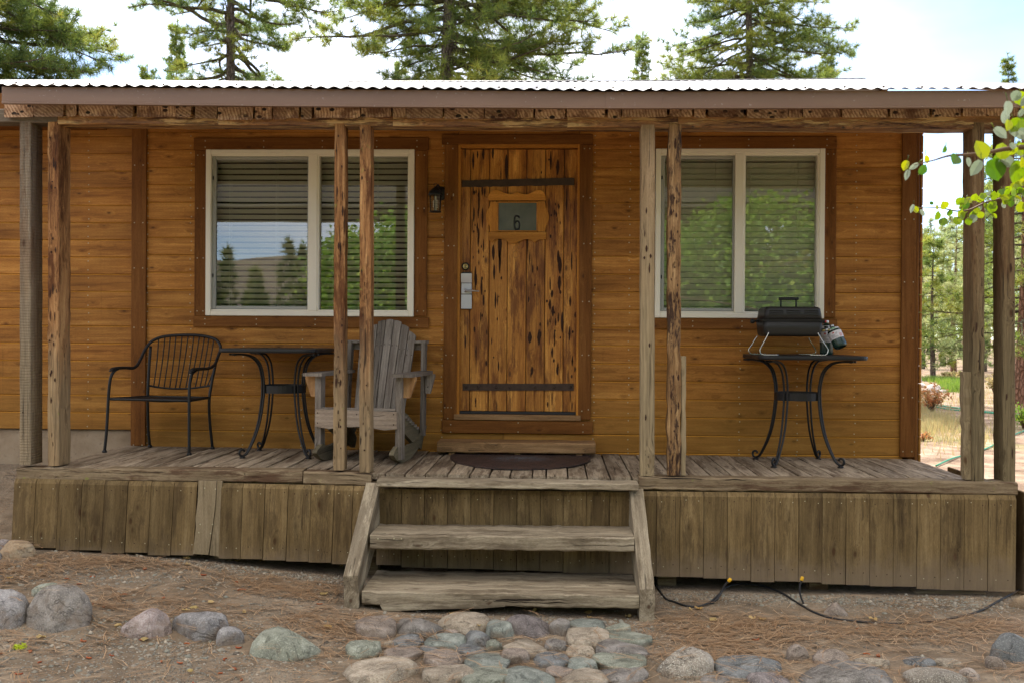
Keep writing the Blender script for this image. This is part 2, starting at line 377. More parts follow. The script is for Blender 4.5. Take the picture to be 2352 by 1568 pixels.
M['rocker']=wood('weathered_grey_wood',(.095,.078,.062),(.195,.165,.135),(.31,.27,.225),.75,knots=.8,cracks=.8,tone=.16,bump=.5,con=1.2)
M['rockerpink']=wood('seat_board_wood',(.19,.14,.10),(.31,.245,.185),(.43,.35,.27),.7,knots=.5,cracks=.7,tone=.05,bump=.4)
M['bracket']=wood('bracket_wood',(.24,.12,.05),(.37,.205,.09),(.48,.29,.14),.7,knots=.4,tone=.06,bump=.3)
M['rockerolive']=wood('rocker_runner_wood',(.07,.055,.035),(.125,.105,.066),(.19,.16,.105),.75,cracks=.6,tone=.1,bump=.4)
def endgrain():
    n=N('end_grain'); g=n.attr('gco',True); r=n.attr('rnd')
    x=n.n('TexWave'); x.wave_type='RINGS'; x.rings_direction='Y'; n.l(n.vm(g,(1,1,1),(0,0,.05)),x.inputs[0]); x.inputs['Scale'].default_value=16; x.inputs['Distortion'].default_value=6; x.inputs['Detail'].default_value=5
    c=n.ramp(n.mix(.75,x.outputs['Fac'],n.noise(g,26,7,.75)),[(.25,(.15,.07,.035)),(.5,(.40,.24,.14)),(.75,(.60,.42,.28))])
    c=n.hsv(c,n.mr(r,0,1,.6,1.25)); hd=n.vor(n.vm(g,(17,17,27)),1); hm=n.mr(n.noise(n.vm(g,(4,4,4)),1,2),.46,.54)
    hf=n.math('MULTIPLY',n.mr(hd,.26,.34,1,0),hm); c=n.mix(hf,c,(.015,.007,.004))
    c=n.mix(n.mr(n.noise(g,7,5,.7),.50,.62,0,.8),c,(.10,.035,.015))
    ck=n.mr(n.math('ABSOLUTE',n.math('SUBTRACT',n.noise(n.vm(g,(40,1,9)),1,3),.5)),0,.012,.8,0); c=n.mix(ck,c,(.03,.015,.01))
    return n.done(n.bsdf(c,.8,0,n.bump(n.noise(g,60,4),.7,.006)))
M['endgrain']=endgrain()
M['vinyl']=plain('window_vinyl',(.80,.74,.60),.4,var=.05,vs=2)
M['screen']=plain('sash_grey',(.34,.34,.30),.5,var=.05)
M['blind']=plain('blind_slats',(.80,.76,.63),.5,var=.05,vs=2)
M['dark']=plain('dark_interior',(.03,.028,.025),.9)
M['inwall']=plain('inner_wall',(.10,.09,.08),.9)
def glass():
    n=N('window_glass'); fr=n.n('Fresnel'); fr.inputs[0].default_value=1.52
    f=n.math('MULTIPLY',fr.outputs[0],3.6)
    t=n.n('BsdfTransparent'); t.inputs[0].default_value=(.93,.96,.93,1); gl=n.n('BsdfGlossy'); gl.inputs['Roughness'].default_value=.0
    nb=n.bump(n.noise(n.n('TexCoord').outputs['Object'],1.6,1),.02,.02); n.l(nb,gl.inputs['Normal'])
    mxx=n.n('MixShader'); n.l(f,mxx.inputs[0]); n.l(t.outputs[0],mxx.inputs[1]); n.l(gl.outputs[0],mxx.inputs[2]); return n.done(mxx.outputs[0])
M['glass']=glass()
M['blackmetal']=plain('black_painted_steel',(.010,.0095,.0095),.48,.0,spec=.35)
M['grill']=plain('black_enamel',(.016,.0145,.0125),.5,bs=.15,bsc=300,spec=.4)
M['blackplastic']=plain('black_plastic',(.012,.012,.012),.5)
M['chrome']=plain('chrome_wire',(.75,.74,.70),.22,1)
M['steel']=plain('brushed_steel',(.56,.56,.56),.33,1,var=.05)
M['steelmatt']=plain('satin_lock_cover',(.52,.53,.55),.42,.35,var=.04)
M['brass']=plain('brass_cylinder',(.45,.36,.15),.35,1)
M['iron']=plain('rusty_iron_strap',(.055,.033,.022),.6,.3,bs=.4,bsc=120,var=.35,vs=25)
M['fascia']=None
def fascia():
    n=N('brown_fascia_metal'); p=pos(n); v=n.noise(n.vm(p,(.8,1,5)),1,4)
    c=n.mix(n.mr(v,.35,.65),(.16,.092,.058),(.205,.122,.078)); c=n.mix(n.mr(n.noise(p,40,3),.66,.72,0,.5),c,(.35,.3,.27))
    return n.done(n.bsdf(c,.42,0,n.bump(v,.1,.01),.5))
M['fascia']=fascia()
M['roof']=plain('roof_sheet',(.145,.142,.152),.45,.3,var=.1,vs=3)
def pane():
    n=N('painted_number_pane'); p=n.n('TexCoord').outputs['Object']; c=n.mix(n.mr(n.noise(p,9,4),.3,.7),(.075,.078,.052),(.115,.115,.078)); return n.done(n.bsdf(c,.25,0,None,.5))
M['pane']=pane()
M['concrete']=None
def concrete():
    n=N('foundation_concrete'); p=pos(n); c=n.ramp(n.noise(p,3.5,8,.65),[(.3,(.20,.145,.09)),(.5,(.29,.215,.14)),(.7,(.37,.29,.20))])
    c=n.mix(n.mr(n.noise(p,28,4),.62,.7,0,.5),c,(.2,.15,.1)); return n.done(n.bsdf(c,.9,0,n.bump(n.noise(p,30,6),.5,.01)))
M['concrete']=concrete()
def matmat():
    n=N('door_mat_rubber'); p=n.n('TexCoord').outputs['Object']
    r=n.n('VectorMath',operation='LENGTH'); n.l(n.vm(p,(1,1.3,1),(0,-.18,0)),r.inputs[0])
    v=n.vor(n.vm(p,(1,1,1)),16,'DISTANCE_TO_EDGE'); v2=n.noise(p,13,1,.4,3)
    ln=n.mr(n.math('ABSOLUTE',n.math('SUBTRACT',v2,.5)),.02,.06,1,0)
    c=n.mix(n.mr(n.noise(p,11,4),.35,.65),(.034,.019,.015),(.062,.033,.025))
    cm=n.mr(r.outputs['Value'],.12,.25,1,0); c=n.mix(n.math('MULTIPLY',cm,n.mr(n.noise(p,14,1,.5,3),.47,.50)),c,(.10,.115,.14))
    c=n.mix(n.math('MULTIPLY',ln,.85),c,(.012,.012,.015))
    return n.done(n.bsdf(c,.6,0,n.bump(n.math('ADD',ln,n.noise(p,60,2)),.7,.006)))
M['mat']=matmat()
M['rubber']=plain('black_rubber',(.02,.02,.022),.55)
M['yellow']=plain('yellow_plastic',(.75,.42,.02),.4)
M['red']=plain('red_button',(.6,.02,.03),.3)
M['hose']=plain('green_hose',(.02,.25,.13),.45)
def canmat(name):
    n=N(name); g=n.attr('gco',True); return n
M['cangreen']=plain('green_gas_bottle',(.012,.035,.025),.25,spec=.6)
M['canlabel']=plain('white_bottle_label',(.62,.60,.60),.4,var=.05)
M['canred']=plain('red_label_band',(.5,.10,.09),.4)
M['cangr']=plain('green_label_band',(.06,.36,.12),.4)
M['cangrey']=plain('grey_label_print',(.28,.27,.29),.4)
M['candle']=plain('white_bulb',(.72,.66,.50),.5)

def rockmat(name,c,c2,speck=.3,sc=9):
    n=N(name); p=n.n('TexCoord').outputs['Object']; oi=n.n('ObjectInfo').outputs['Random']
    pv=n.n('VectorMath',operation='ADD'); n.l(p,pv.inputs[0]); cx=n.n('CombineXYZ'); n.l(n.math('MULTIPLY',oi,31),cx.inputs[0]); n.l(cx.outputs[0],pv.inputs[1]); p=pv.outputs[0]
    b=n.noise(p,sc,8,.62,.6); cc=n.ramp(b,[(.34,tuple(x*.62 for x in c)),(.5,c),(.68,c2)])
    cc=n.mix(n.mr(n.noise(p,150,2),.5,.72,0,speck),cc,tuple(min(.8,x*1.9) for x in c2))
    cc=n.mix(n.mr(n.noise(p,90,2),.62,.70,0,speck*1.4),cc,tuple(x*.25 for x in c))
    z=n.n('SeparateXYZ'); n.l(n.n('NewGeometry').outputs['Normal'],z.inputs[0])
    dirt=n.mr(n.math('ADD',n.noise(p,14,5),n.math('MULTIPLY',z.outputs[2],-.34)),.38,.60,0,.6); cc=n.mix(dirt,cc,(.225,.15,.088))
    cc=n.hsv(cc,n.mr(oi,0,1,.85,1.15),.85)
    li=n.mr(n.noise(p,22,6,.8),.62,.68,0,.45); cc=n.mix(li,cc,tuple(min(.6,x*1.45) for x in c2)); ck=n.mr(n.math('ABSOLUTE',n.math('SUBTRACT',n.noise(p,5,4,.6,1.2),.5)),0,.010,.55,0); cc=n.mix(ck,cc,tuple(x*.4 for x in c))
    h=n.math('ADD',n.noise(p,30,8,.78),n.math('MULTIPLY',n.noise(p,140,3),.5)); h=n.math('SUBTRACT',h,n.math('MULTIPLY',ck,.8))
    return n.done(n.bsdf(cc,.88,0,n.bump(h,.9,.016),.2))
RK={'grey':rockmat('grey_stone',(0.248,0.220,0.188),(0.383,0.348,0.309)),'brown':rockmat('brown_stone',(0.284,0.220,0.169),(0.440,0.355,0.286)),
 'tan':rockmat('tan_stone',(0.362,0.284,0.196),(0.540,0.440,0.324)),'teal':rockmat('teal_stone',(0.220,0.241,0.203),(0.362,0.383,0.324)),
 'slate':rockmat('slate_stone',(0.192,0.199,0.196),(0.312,0.320,0.309)),'green':rockmat('green_stone',(0.270,0.284,0.211),(0.419,0.433,0.339)),
 'purple':rockmat('purple_stone',(0.220,0.185,0.173),(0.341,0.291,0.271)),'pink':rockmat('pink_stone',(0.355,0.270,0.241),(0.540,0.440,0.406)),
 'granite':rockmat('speckled_granite',(0.305,0.256,0.196),(0.469,0.405,0.331),.6,5),'orange':rockmat('orange_streaked_stone',(0.426,0.284,0.151),(0.511,0.440,0.301),.2,5),
 'pale':rockmat('pale_boulder',(0.639,0.540,0.482),(0.880,0.781,0.722)),'bluegrey':rockmat('blue_grey_stone',(0.248,0.234,0.226),(0.412,0.391,0.376))}
def groundmat():
    n=N('forest_dirt'); p=pos(n)
    a=n.noise(p,.9,7,.6); b=n.noise(p,6,8,.65); c=n.ramp(n.mix(.5,a,b),[(.34,(.095,.070,.046)),(.5,(.215,.163,.112)),(.64,(.35,.28,.20))])
    pb=n.vor(p,75); pc=n.vor(p,75,'F1','Color'); s=n.n('SeparateColor'); n.l(pc,s.inputs[0])
    pebc=n.ramp(s.outputs[0],[(0,(.13,.11,.085)),(.5,(.23,.205,.165)),(1,(.40,.35,.27))])
    gm=n.mr(n.noise(p,1.8,5,.6),.46,.6); c=n.mix(n.math('MULTIPLY',n.mr(pb,.32,.42,1,0),gm),c,pebc)
    nd=n.noise(n.vm(p,(9,70,1)),1,3,.6,1.5); nd2=n.noise(n.vm(p,(60,11,1)),1,3,.6,1.5)
    nm=n.mr(n.noise(p,1.3,4,.6,0),.5,.66,0,.7)
    c=n.mix(n.math('MULTIPLY',n.mr(nd,.58,.66),nm),c,(.32,.20,.105)); c=n.mix(n.math('MULTIPLY',n.mr(nd2,.6,.68),nm),c,(.28,.17,.09))
    # open sunlit slope behind: dry pink-tan earth with grass
    z=n.n('SeparateXYZ'); n.l(p,z.inputs[0]); far=n.mr(z.outputs[1],1.5,4)
    fc=n.ramp(n.noise(p,1.4,7,.7),[(.35,(.12,.075,.05)),(.5,(.27,.185,.13)),(.62,(.40,.30,.22))])
    fc=n.mix(n.mr(n.noise(p,.5,5,.6),.55,.66,0,.6),fc,(.20,.21,.07)); c=n.mix(far,c,fc)
    h=n.math('ADD',n.math('MULTIPLY',n.mr(pb,.1,.45,1,0),gm),n.noise(p,18,7,.7))
    return n.done(n.bsdf(c,.95,0,n.bump(h,.8,.02),.2))
M['ground']=groundmat()
def leafmat(name,cols,tr=.5,rough=.5,spec=.35):
    n=N(name); r=n.attr('rnd'); c=n.ramp(r,[(i/(len(cols)-1),x) for i,x in enumerate(cols)])
    d=n.bsdf(c,rough,0,None,spec); t=n.n('BsdfTranslucent'); n.l(n.hsv(c,1.5,1.1),t.inputs[0])
    x=n.n('MixShader'); x.inputs[0].default_value=tr; n.l(d,x.inputs[1]); n.l(t.outputs[0],x.inputs[2]); return n.done(x.outputs[0])
M['needle']=leafmat('pine_needles',[(.055,.095,.040),(.095,.145,.048),(.165,.215,.055),(.26,.29,.065),(.36,.31,.08)],.55)
M['needleyoung']=leafmat('young_pine_needles',[(.15,.20,.10),(.24,.29,.13),(.36,.38,.19),(.50,.47,.27)],.55)
M['aspen']=leafmat('aspen_leaves',[(.035,.085,.015),(.07,.145,.015),(.13,.21,.015),(.21,.27,.018),(.30,.29,.016)],.42,.4)
M['aspenback']=leafmat('aspen_crown_leaves',[(.10,.22,.025),(.18,.34,.035),(.28,.45,.05),(.42,.52,.08)],.35,.45)
M['underleaf']=leafmat('aspen_leaf_undersides',[(.17,.21,.14),(.30,.34,.26)],.25,.4)
M['shrub']=leafmat('orange_shrub_leaves',[(.42,.15,.06),(.46,.24,.11),(.30,.25,.10)],.4)
M['grass']=leafmat('green_grass',[(.10,.17,.03),(.15,.24,.04),(.22,.26,.07)],.45)
M['drygrass']=leafmat('dry_grass',[(.30,.24,.11),(.42,.33,.17),(.25,.26,.12)],.4)
M['litter']=leafmat('fallen_needles',[(.25,.14,.07),(.38,.24,.13),(.52,.37,.23)],.1,.6)
M['catkin']=leafmat('red_catkins',[(.32,.07,.025),(.42,.12,.04)],.1,.6)
M['dryleaf']=leafmat('fallen_leaves',[(.42,.27,.10),(.55,.40,.18),(.40,.30,.12)],.25,.6)
M['moss']=leafmat('lichen_clump',[(.42,.50,.03),(.52,.60,.05)],.2,.8)
M['pebble']=leafmat('gravel',[(.12,.10,.08),(.20,.18,.145),(.28,.245,.195),(.20,.205,.17),(.40,.345,.27)],0,.8,.2)
def barkmat(name,a,b,mossy=.3):
    n=N(name); g=n.attr('gco',True); f=n.noise(n.vm(g,(2.2,14,14)),1,7,.7,.5); v=n.vor(n.vm(g,(5,15,15)),1,'DISTANCE_TO_EDGE')
    c=n.mix(n.mr(f,.35,.65),a,b); c=n.mix(n.mr(v,0,.12,.7,0),c,tuple(x*.3 for x in a))
    c=n.mix(n.mr(n.noise(g,2.5,5),.60,.7,0,mossy),c,(.25,.27,.05))
    return n.done(n.bsdf(c,.95,0,n.bump(n.math('ADD',f,n.mr(v,0,.2)),.9,.04),.15))
M['bark']=barkmat('pine_bark',(.11,.085,.07),(.21,.165,.135))
M['limb']=barkmat('mossy_limb_bark',(.09,.075,.05),(.16,.14,.08),.9)
M['barkred']=barkmat('red_pine_bark',(.20,.10,.06),(.34,.19,.13),.05)
M['barkaspen']=plain('aspen_bark',(.42,.40,.33),.8,var=.25,vs=12)
M['twig']=plain('aspen_twig',(.11,.06,.03),.6)
# ================================================================== SETTING: ground, hills
def ground():
    xs=np.concatenate([-np.geomspace(500,9,22),np.arange(-8.8,8.9,.11),np.geomspace(9,500,22)])
    ys=np.concatenate([-np.geomspace(500,9,18),np.arange(-8.8,3,.11),np.arange(3,14,.5),np.geomspace(14.5,900,34)])
    nx,ny=len(xs),len(ys); V=np.zeros((nx*ny,3)); k=0
    for y in ys:
        for x in xs: V[k]=(x,y,G(x,y) if abs(x)<60 and abs(y)<120 else 0); k+=1
    i=np.arange(nx-1)[None,:]; j=np.arange(ny-1)[:,None]; a=(j*nx+i).ravel()
    F=np.stack([a,a+1,a+1+nx,a+nx],1)
    return tag(npmesh('ground',V,F,M['ground'],smooth=True),kind='structure')
ground()
def hills():
    xs=np.linspace(-420,420,90); ys=np.linspace(-420,-120,30); V=[];F=[]
    for y in ys:
        for x in xs:
            t=ss((-120-y)/200); V.append((x,y,t*(26+9*mnoise.noise(Vector((x*.012,y*.01,2)))+3*mnoise.noise(Vector((x*.05,y*.05,2))))-1))
    n=len(xs)
    for j in range(len(ys)-1):
        for i in range(n-1): F.append((j*n+i,j*n+i+1,(j+1)*n+i+1,(j+1)*n+i))
    me=plain('sagebrush_hill',(.14,.115,.085),.95,var=.35,vs=.08)
    tag(npmesh('hills',np.array(V),np.array(F),me,smooth=True),kind='structure')
hills()

# ================================================================== CABIN
SX0,SX1=WX(317,0),WX(2105,0)      # front wall between left corner trim and right end
cabin=thing('wooden_cabin','amber stained wooden cabin with a covered front porch and corrugated metal roof','cabin',(0,2.5,0))
def rect_minus(x0,x1,z0,z1,ops):
    rs=[(x0,x1,z0,z1)]
    for (a,b,c,d) in ops:
        nr=[]
        for (p,q,r,s_) in rs:
            if b<=p or a>=q or d<=r or c>=s_: nr.append((p,q,r,s_)); continue
            if a>p: nr.append((p,a,r,s_))
            if b<q: nr.append((b,q,r,s_))
            pp,qq=max(a,p),min(b,q)
            if c>r+.004: nr.append((pp,qq,r,c))
            if d<s_-.004: nr.append((pp,qq,d,s_))
        rs=nr
    return [r for r in rs if r[1]-r[0]>.01 and r[3]-r[2]>.01]
# openings (from the photo, on the wall plane)
WIN=[dict(o=(475,952,345,726.5),mul=(705,728)),dict(o=(1504.5,1892,343,731),mul=(1686,1709))]
def R4(o,Y=0):
    x0,x1,y0,y1=o; ym=(y0+y1)/2; xm=(x0+x1)/2
    return (WX(x0,Y,ym),WX(x1,Y,ym),WZ(y1,Y,xm),WZ(y0,Y,xm))
wins=[R4(w_['o']) for w_ in WIN]
door=R4((1052,1330,340,966))
ops=[(a+.01,b-.01,c+.01,d-.01) for a,b,c,d in wins]+[(door[0],door[1],door[2]+.02,door[3])]
pitch=(WZ(304.2,0,390)-WZ(1034,0,390))/(1034-304.2)*40.16
def siding(x0,x1,z0,z1,zref,pt,Y,ops,nailcols,name='siding',skip=0):
    mb=MB(); k0=int(math.floor((z0-zref)/pt)); k1=int(math.ceil((z1-zref)/pt))
    for k in range(k0,k1):
        a=max(z0,zref+k*pt+.0009); b=min(z1,zref+(k+1)*pt-.0009); rn=random.random()
        if b-a<.02: continue
        for (p,q,r,s_) in rect_minus(x0,x1,a,b,ops):
            # split long boards at a butt joint
            cuts=[p]
            if q-p>2.6 and random.random()<.6: cuts.append(p+(q-p)*random.uniform(.3,.7))
            cuts.append(q)
            for u,v in zip(cuts,cuts[1:]):
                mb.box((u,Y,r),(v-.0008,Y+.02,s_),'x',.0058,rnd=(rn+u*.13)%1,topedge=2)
        for nc in nailcols:
            x=nc if isinstance(nc,(int,float)) else nc[0]
            if isinstance(nc,tuple) and not (nc[1]<(a+b)/2<nc[2]): continue
            if any(o_[0]-.1<x<o_[1]+.1 and o_[2]-.1<(a+b)/2<o_[3]+.12 for o_ in ops): continue
            for zz in (a+.028,b-.028):
                nx=x+random.uniform(-.005,.005); nz_=zz+random.uniform(-.006,.006)
                mb.box((nx-.0042,Y-.0015,nz_-.0042),(nx+.0042,Y+.002,nz_+.0042),'x',.001,mat=1)
    return mb
WTOP=WZ(296,0)+.16
zr=WZ(304.2,0,390)
ncol=[WX(p,0) for p in (338,437.5,560,694,1015.5,1365,1445,1700,1833,1965)]
mb=siding(SX0,SX1-.05,deckz(0)-.02,WTOP,zr,pitch,0,ops,ncol)
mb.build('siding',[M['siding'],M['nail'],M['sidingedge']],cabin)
YL=.1
zl=WZ(313.8,YL,230)
ptl=(WZ(313.8,YL,230)-WZ(985,YL,150))/17
mb=siding(-9,WX(305,YL),WZ(985,YL,150),WTOP,zl,ptl,YL,[],[WX(203,YL),WX(-120,YL),-6.5,-8])
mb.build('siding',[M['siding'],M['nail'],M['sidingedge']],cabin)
mb=MB(); mb.box((-9,YL+.03,-.2),(WX(318,YL),YL+.25,WZ(985,YL,150)-.004),ch=.01); mb.build('foundation',M['concrete'],cabin)
# other walls of the cabin body
mb=MB()
for k in range(26):
    z0=.25+k*.134
    if z0<3.35: mb.box((SX1+.03,.02,z0),(SX1+.05,5.8,z0+.131),'y',.005)
for k in range(24):
    z0=.25+k*.134
    mb.box((-9,5.8,z0),(SX1+.03,5.82,z0+.131),'x',.005)
tri=[(0.03,3.4),(5.8,3.4),(2.9,4.1)]
MM=Matrix(((0,1,0,SX1+.03),(1,0,0,0),(0,0,1,0),(0,0,0,1)))
mb.prism(tri,.02,MM)
mb.build('side_siding',M['siding'],cabin)
mb=MB()     # room shell
for lo,hi in (((-9,.12,-.1),(-8.95,5.78,3.3)),((SX0,1.9,.5),(SX1,1.93,3.3)),((SX0,.045,.5),(SX0+.02,1.9,3.3)),((SX1-.02,.05,.0),(SX1+.025,5.78,3.3)),((SX0,.045,.72),(SX1-.02,1.9,.75)),((SX0,.045,3.3),(SX1-.02,1.9,3.33))):
    mb.box(lo,hi,ch=.002)
a=door
mb.box((a[0]-.3,.2,.78),(a[1]+.3,.23,3.2))
mb.build('inner_wall',M['inwall'],cabin)
# corner + edge trim
def nails(mb,pts,Y,mat=1,r=.0042):
    for x,z in pts: mb.box((x-r,Y-.002,z-r),(x+r,Y+.002,z+r),ch=.0015,mat=mat)
mb=MB(); x0,x1=WX(301,-.02),WX(335,-.02); mb.box((x0,-.022,deckz(-3.1)+.005),(x1,0.12,WTOP),'z',.004)
nails(mb,[(x,WZ(p,-.02,317)) for p in (380,512,616,752,877,1021) for x in (x0+.025,x1-.025)],-.022)
mb.build('corner_trim',[M['trim'],M['nail']],cabin)
mb=MB(); x0,x1=WX(2070,-.02),WX(2104,-.02); mb.box((x0,-.022,deckz(2.8)+.015),(x1,-.001,WTOP),'z',.004); mb.box((x1+.001,-.018,.55),(x1+.022,.09,WTOP),'z',.003)
mb.box((x0+.02,.0,.3),(x1,.06,WTOP),'z')
nails(mb,[(x,WZ(p,-.02,2087)) for p in (504,648,777,912,1036) for x in (x0+.022,x1-.022)],-.022)
mb.build('corner_trim',[M['trim'],M['nail']],cabin)

# ---- windows
def window(i):
    spec=WIN[i]; x0,x1,z0,z1=wins[i]
    cas=MB(); Y=-.019
    def pxr(a,b,c,d): return R4((a,b,c,d),Y)
    if i==0: tb,lb,rb,bb=(445,985,317,345.5),(447,474,346,726),(953,981,346,726),(444,985,727.5,752)
    else: tb,lb,rb,bb=(1474,1922,314,342.5),(1478,1504,343,729),(1893,1920,343,729),(1469,1923,732,756)
    for q,ax in ((tb,'x'),(lb,'z'),(rb,'z'),(bb,'x')):
        a=pxr(*q); cas.box((a[0],Y-.003,a[2]),(a[1],-.0005,a[3]),ax,.003)
    a=pxr(*tb); npts=[(a[0]+(a[1]-a[0])*t,a[2]+(a[3]-a[2])*v) for t in (.05,.3,.55,.78,.95) for v in (.25,.75)]
    a=pxr(*bb); npts+=[(a[0]+(a[1]-a[0])*t,a[2]+(a[3]-a[2])*v) for t in (.05,.27,.52,.75,.95) for v in (.25,.75)]
    for q in (lb,rb):
        a=pxr(*q); npts+=[(a[0]+(a[1]-a[0])*t,a[2]+(a[3]-a[2])*v) for t in (.25,.75) for v in (.03,.35,.65,.97)]
    nails(cas,npts,Y-.003)
    win=cas.build('window',[M['trim'],M['nail']],cabin)
    # vinyl frame
    fr=MB(); fw=.040; yf,yb=-.030,.07
    mx0,mx1=WX(spec['mul'][0],yf,520),WX(spec['mul'][1],yf,520)
    fr.box((x0,yf,z0),(x0+fw,yb,z1),'z',.004); fr.box((x1-fw,yf,z0),(x1,yb,z1),'z',.004)
    fr.box((x0+fw,yf+.001,z0),(x1-fw,yb,z0+fw*.95),'x',.004); fr.box((x0+fw,yf+.001,z1-fw*.95),(x1-fw,yb,z1),'x',.004)
    fr.box((mx0+.008,yf+.002,z0+fw*.95),(mx1,yb,z1-fw*.95),'z',.004)
    # inner lip
    li=.012
    for (a,b) in ((x0+fw,mx0+.008),(mx1,x1-fw)):
        fr.box((a,yf+.014,z0+fw*.95),(b,yb,z0+fw*.95+li),ch=.002); fr.box((a,yf+.014,z1-fw*.95-li),(b,yb,z1-fw*.95),ch=.002)
    fr.box((mx1-.002,yf+.012,z0+fw),(mx1+li,yb,z1-fw),ch=.002); fr.box((x1-fw-li,yf+.014,z0+fw),(x1-fw+.002,yb,z1-fw),ch=.002)
    fr.build('window_frame',M['vinyl'],win)
    # sliding sash (greyer)
    sa=MB(); sw=.030; a,b=x0+fw+.001,mx0+.008; c,d=z0+fw*.95+li+.001,z1-fw*.95-li-.001; ys=.0
    sa.box((a,ys,c),(a+sw,ys+.035,d),'z',.004); sa.box((b-sw*.4,ys,c),(b-.001,ys+.035,d),'z',.004)
    sa.box((a+sw,ys+.001,c),(b-sw*.4,ys+.035,c+sw*.8),'x',.004); sa.box((a+sw,ys+.001,d-sw*.8),(b-sw*.4,ys+.035,d),'x',.004)
    for zz in ((c+(d-c)*.22),(c+(d-c)*.86)): sa.box((a+.004,ys-.006,zz-.014),(a+.014,ys,zz+.014),ch=.002,mat=1)
    sa.build('sliding_sash',[M['screen'],M['blackplastic']],win)
    # panes
    for (p,q,r,s_,yy) in ((a+sw-.004,b-sw*.4+.004,c+sw*.8-.004,d-sw*.8+.004,ys+.018),(mx1+li-.004,x1-fw-li+.004,z0+fw*.95+li-.004,z1-fw*.95-li+.004,.028)):
        g=MB(); lean=0
        V=[(p,yy,r),(q,yy,r),(q,yy-lean,s_),(p,yy-lean,s_)]; g.add(V,[(0,1,2,3)]); g.build('glass_pane',M['glass'],win)
    # blinds: one behind the whole opening
    for (p,q) in ((x0+.02,(mx0+mx1)/2-.012),((mx0+mx1)/2+.012,x1-.02)):
        bl=MB(); yy=.125; zt=z1-.02; bl.box((p,yy-.03,zt-.055),(q,yy+.03,zt),ch=.003)
        pt=.0445; n=int((zt-.08-z0)/pt); R=Matrix.Rotation(R_(-31 if i==0 else -50),3,'X')
        for k in range(n):
            zz=zt-.085-k*pt
            tl=Matrix.Rotation(random.uniform(-.002,.002),3,'Y')
            bl.box((p,yy-.025,zz-.0015),(q,yy+.025,zz+.0015),'x',.0007,rot=tl@R)
        bl.box((p,yy-.024,z0+.0),(q,yy+.024,z0+.018),ch=.003)
        for t in (.16,.62 if i==0 else .75):
            xx=p+(q-p)*t
            for dy in (-.026,.026): bl.tube([(xx,yy+dy,z0+.01),(xx,yy+dy,zt)],.0011,5)
        bl.build('venetian_blind',M['blind'],win)
    return win
window(0); window(1)

# ---- door casing, jamb, sill
dx0,dx1,dz0,dz1=door
mb=MB(); Y=-.024
def PR(a,b,c,d,Y=Y): return R4((a,b,c,d),Y)
for q,ax in (((1015,1362,309,331.5),'x'),((1020,1050,332,963),'z'),((1330,1359,332,963),'z')):
    a=PR(*q); mb.box((a[0],Y,a[2]),(a[1],-.0005,a[3]),ax,.003)
a=PR(1015,1362,965.5,995); mb.box((a[0],Y-.002,a[2]-.0),(a[1],-.0005,a[3]),'x',.004)
nails(mb,[(WX(x,Y),WZ(y,Y,x)) for x,y in ((1026,330),(1038,342),(1040,447),(1040,450),(1026,447),(1029,565),(1042,565),(1027,685),(1040,685),(1025,815),(1040,815),(1023,935),(1030,935),(1038,935),(1030,960),(1340,560),(1355,560),(1338,452),(1354,455),(1338,693),(1353,693),(1338,815),(1353,815),(1338,943),(1353,940),(1340,342),(1352,342),(1037,974),(1037,991),(1192,970),(1192,991),(1341,974),(1341,991),(1180,318))],Y-.002)
mb.build('door_casing',[M['trim'],M['nail']],cabin)
mb=MB(); jx0,jx1=WX(1050,0),WX(1330,0); jz=WZ(331.5,0,1190); jb=WZ(965,0,1190)
mb.box((jx0-.02,-.012,jb),(jx0+.022,.10,jz),'z',.003); mb.box((jx1-.018,-.012,jb),(jx1+.02,.10,jz),'z',.003); mb.box((jx0+.022,-.012,jz-.03),(jx1-.018,.10,jz+.01),'x',.003)
mb.build('door_jamb',M['doorframe'],cabin)
mb=MB(); z=WZ(952,-.03,1190); zb=WZ(964.5,-.03,1190); mb.box((WX(1044,-.03),-.034,zb),(WX(1336,-.03),.09,z),'x',.004); mb.build('door_sill',M['doorstep'],cabin)
# ---- door
YD=.022
dr_=MB(); xs_=[1054.5,1079.4,1122.8,1164.9,1208.3,1251,1294,1327]
zd0,zd1=WZ(944,YD,1190),WZ(343.5,YD,1190); rd=random.Random(5)
for k in range(7):
    x0,x1=WX(xs_[k],YD),WX(xs_[k+1],YD); dr_.box((x0+.0022,YD+(.002 if k in (1,5) else 0),zd0),(x1-.0022,YD+.042,zd1),'z',.004,rnd=[.15,.75,.55,.9,.35,.8,.5][k])
def hole(mb,x,z,w,h,Y,rr,mat=1,side=None):
    n=10; V=[]
    for j in range(n):
        th=2*math.pi*j/n; a=abs(math.cos(th))**.9*math.copysign(1,math.cos(th)); s_=math.sin(th)
        V.append((x+w/2*a*rr.uniform(.75,1.15)*(1-.35*abs(s_)),Y,z+h/2*s_*rr.uniform(.85,1.1)))
    c=(x,Y,z); mb.add(V+[c],[(n,(j+1)%n,j) for j in range(n)],mat=mat)
dens={0:3,1:34,2:12,3:0,4:15,5:34,6:12}
for k,cnt in dens.items():
    x0,x1=xs_[k],xs_[k+1]
    for _ in range(cnt):
        px=rd.uniform(x0+5,x1-5); py=rd.uniform(350,935); h=rd.choice([6,8,10,14,20,26,34]); 
        if k==2 and 480<py: h*=.9
        if 405<py<436 or 873<py<901: continue
        hole(dr_,WX(px,YD,py),WZ(py,YD,px),rd.uniform(2.2,5)/299,h/299,YD-.0012,rd)
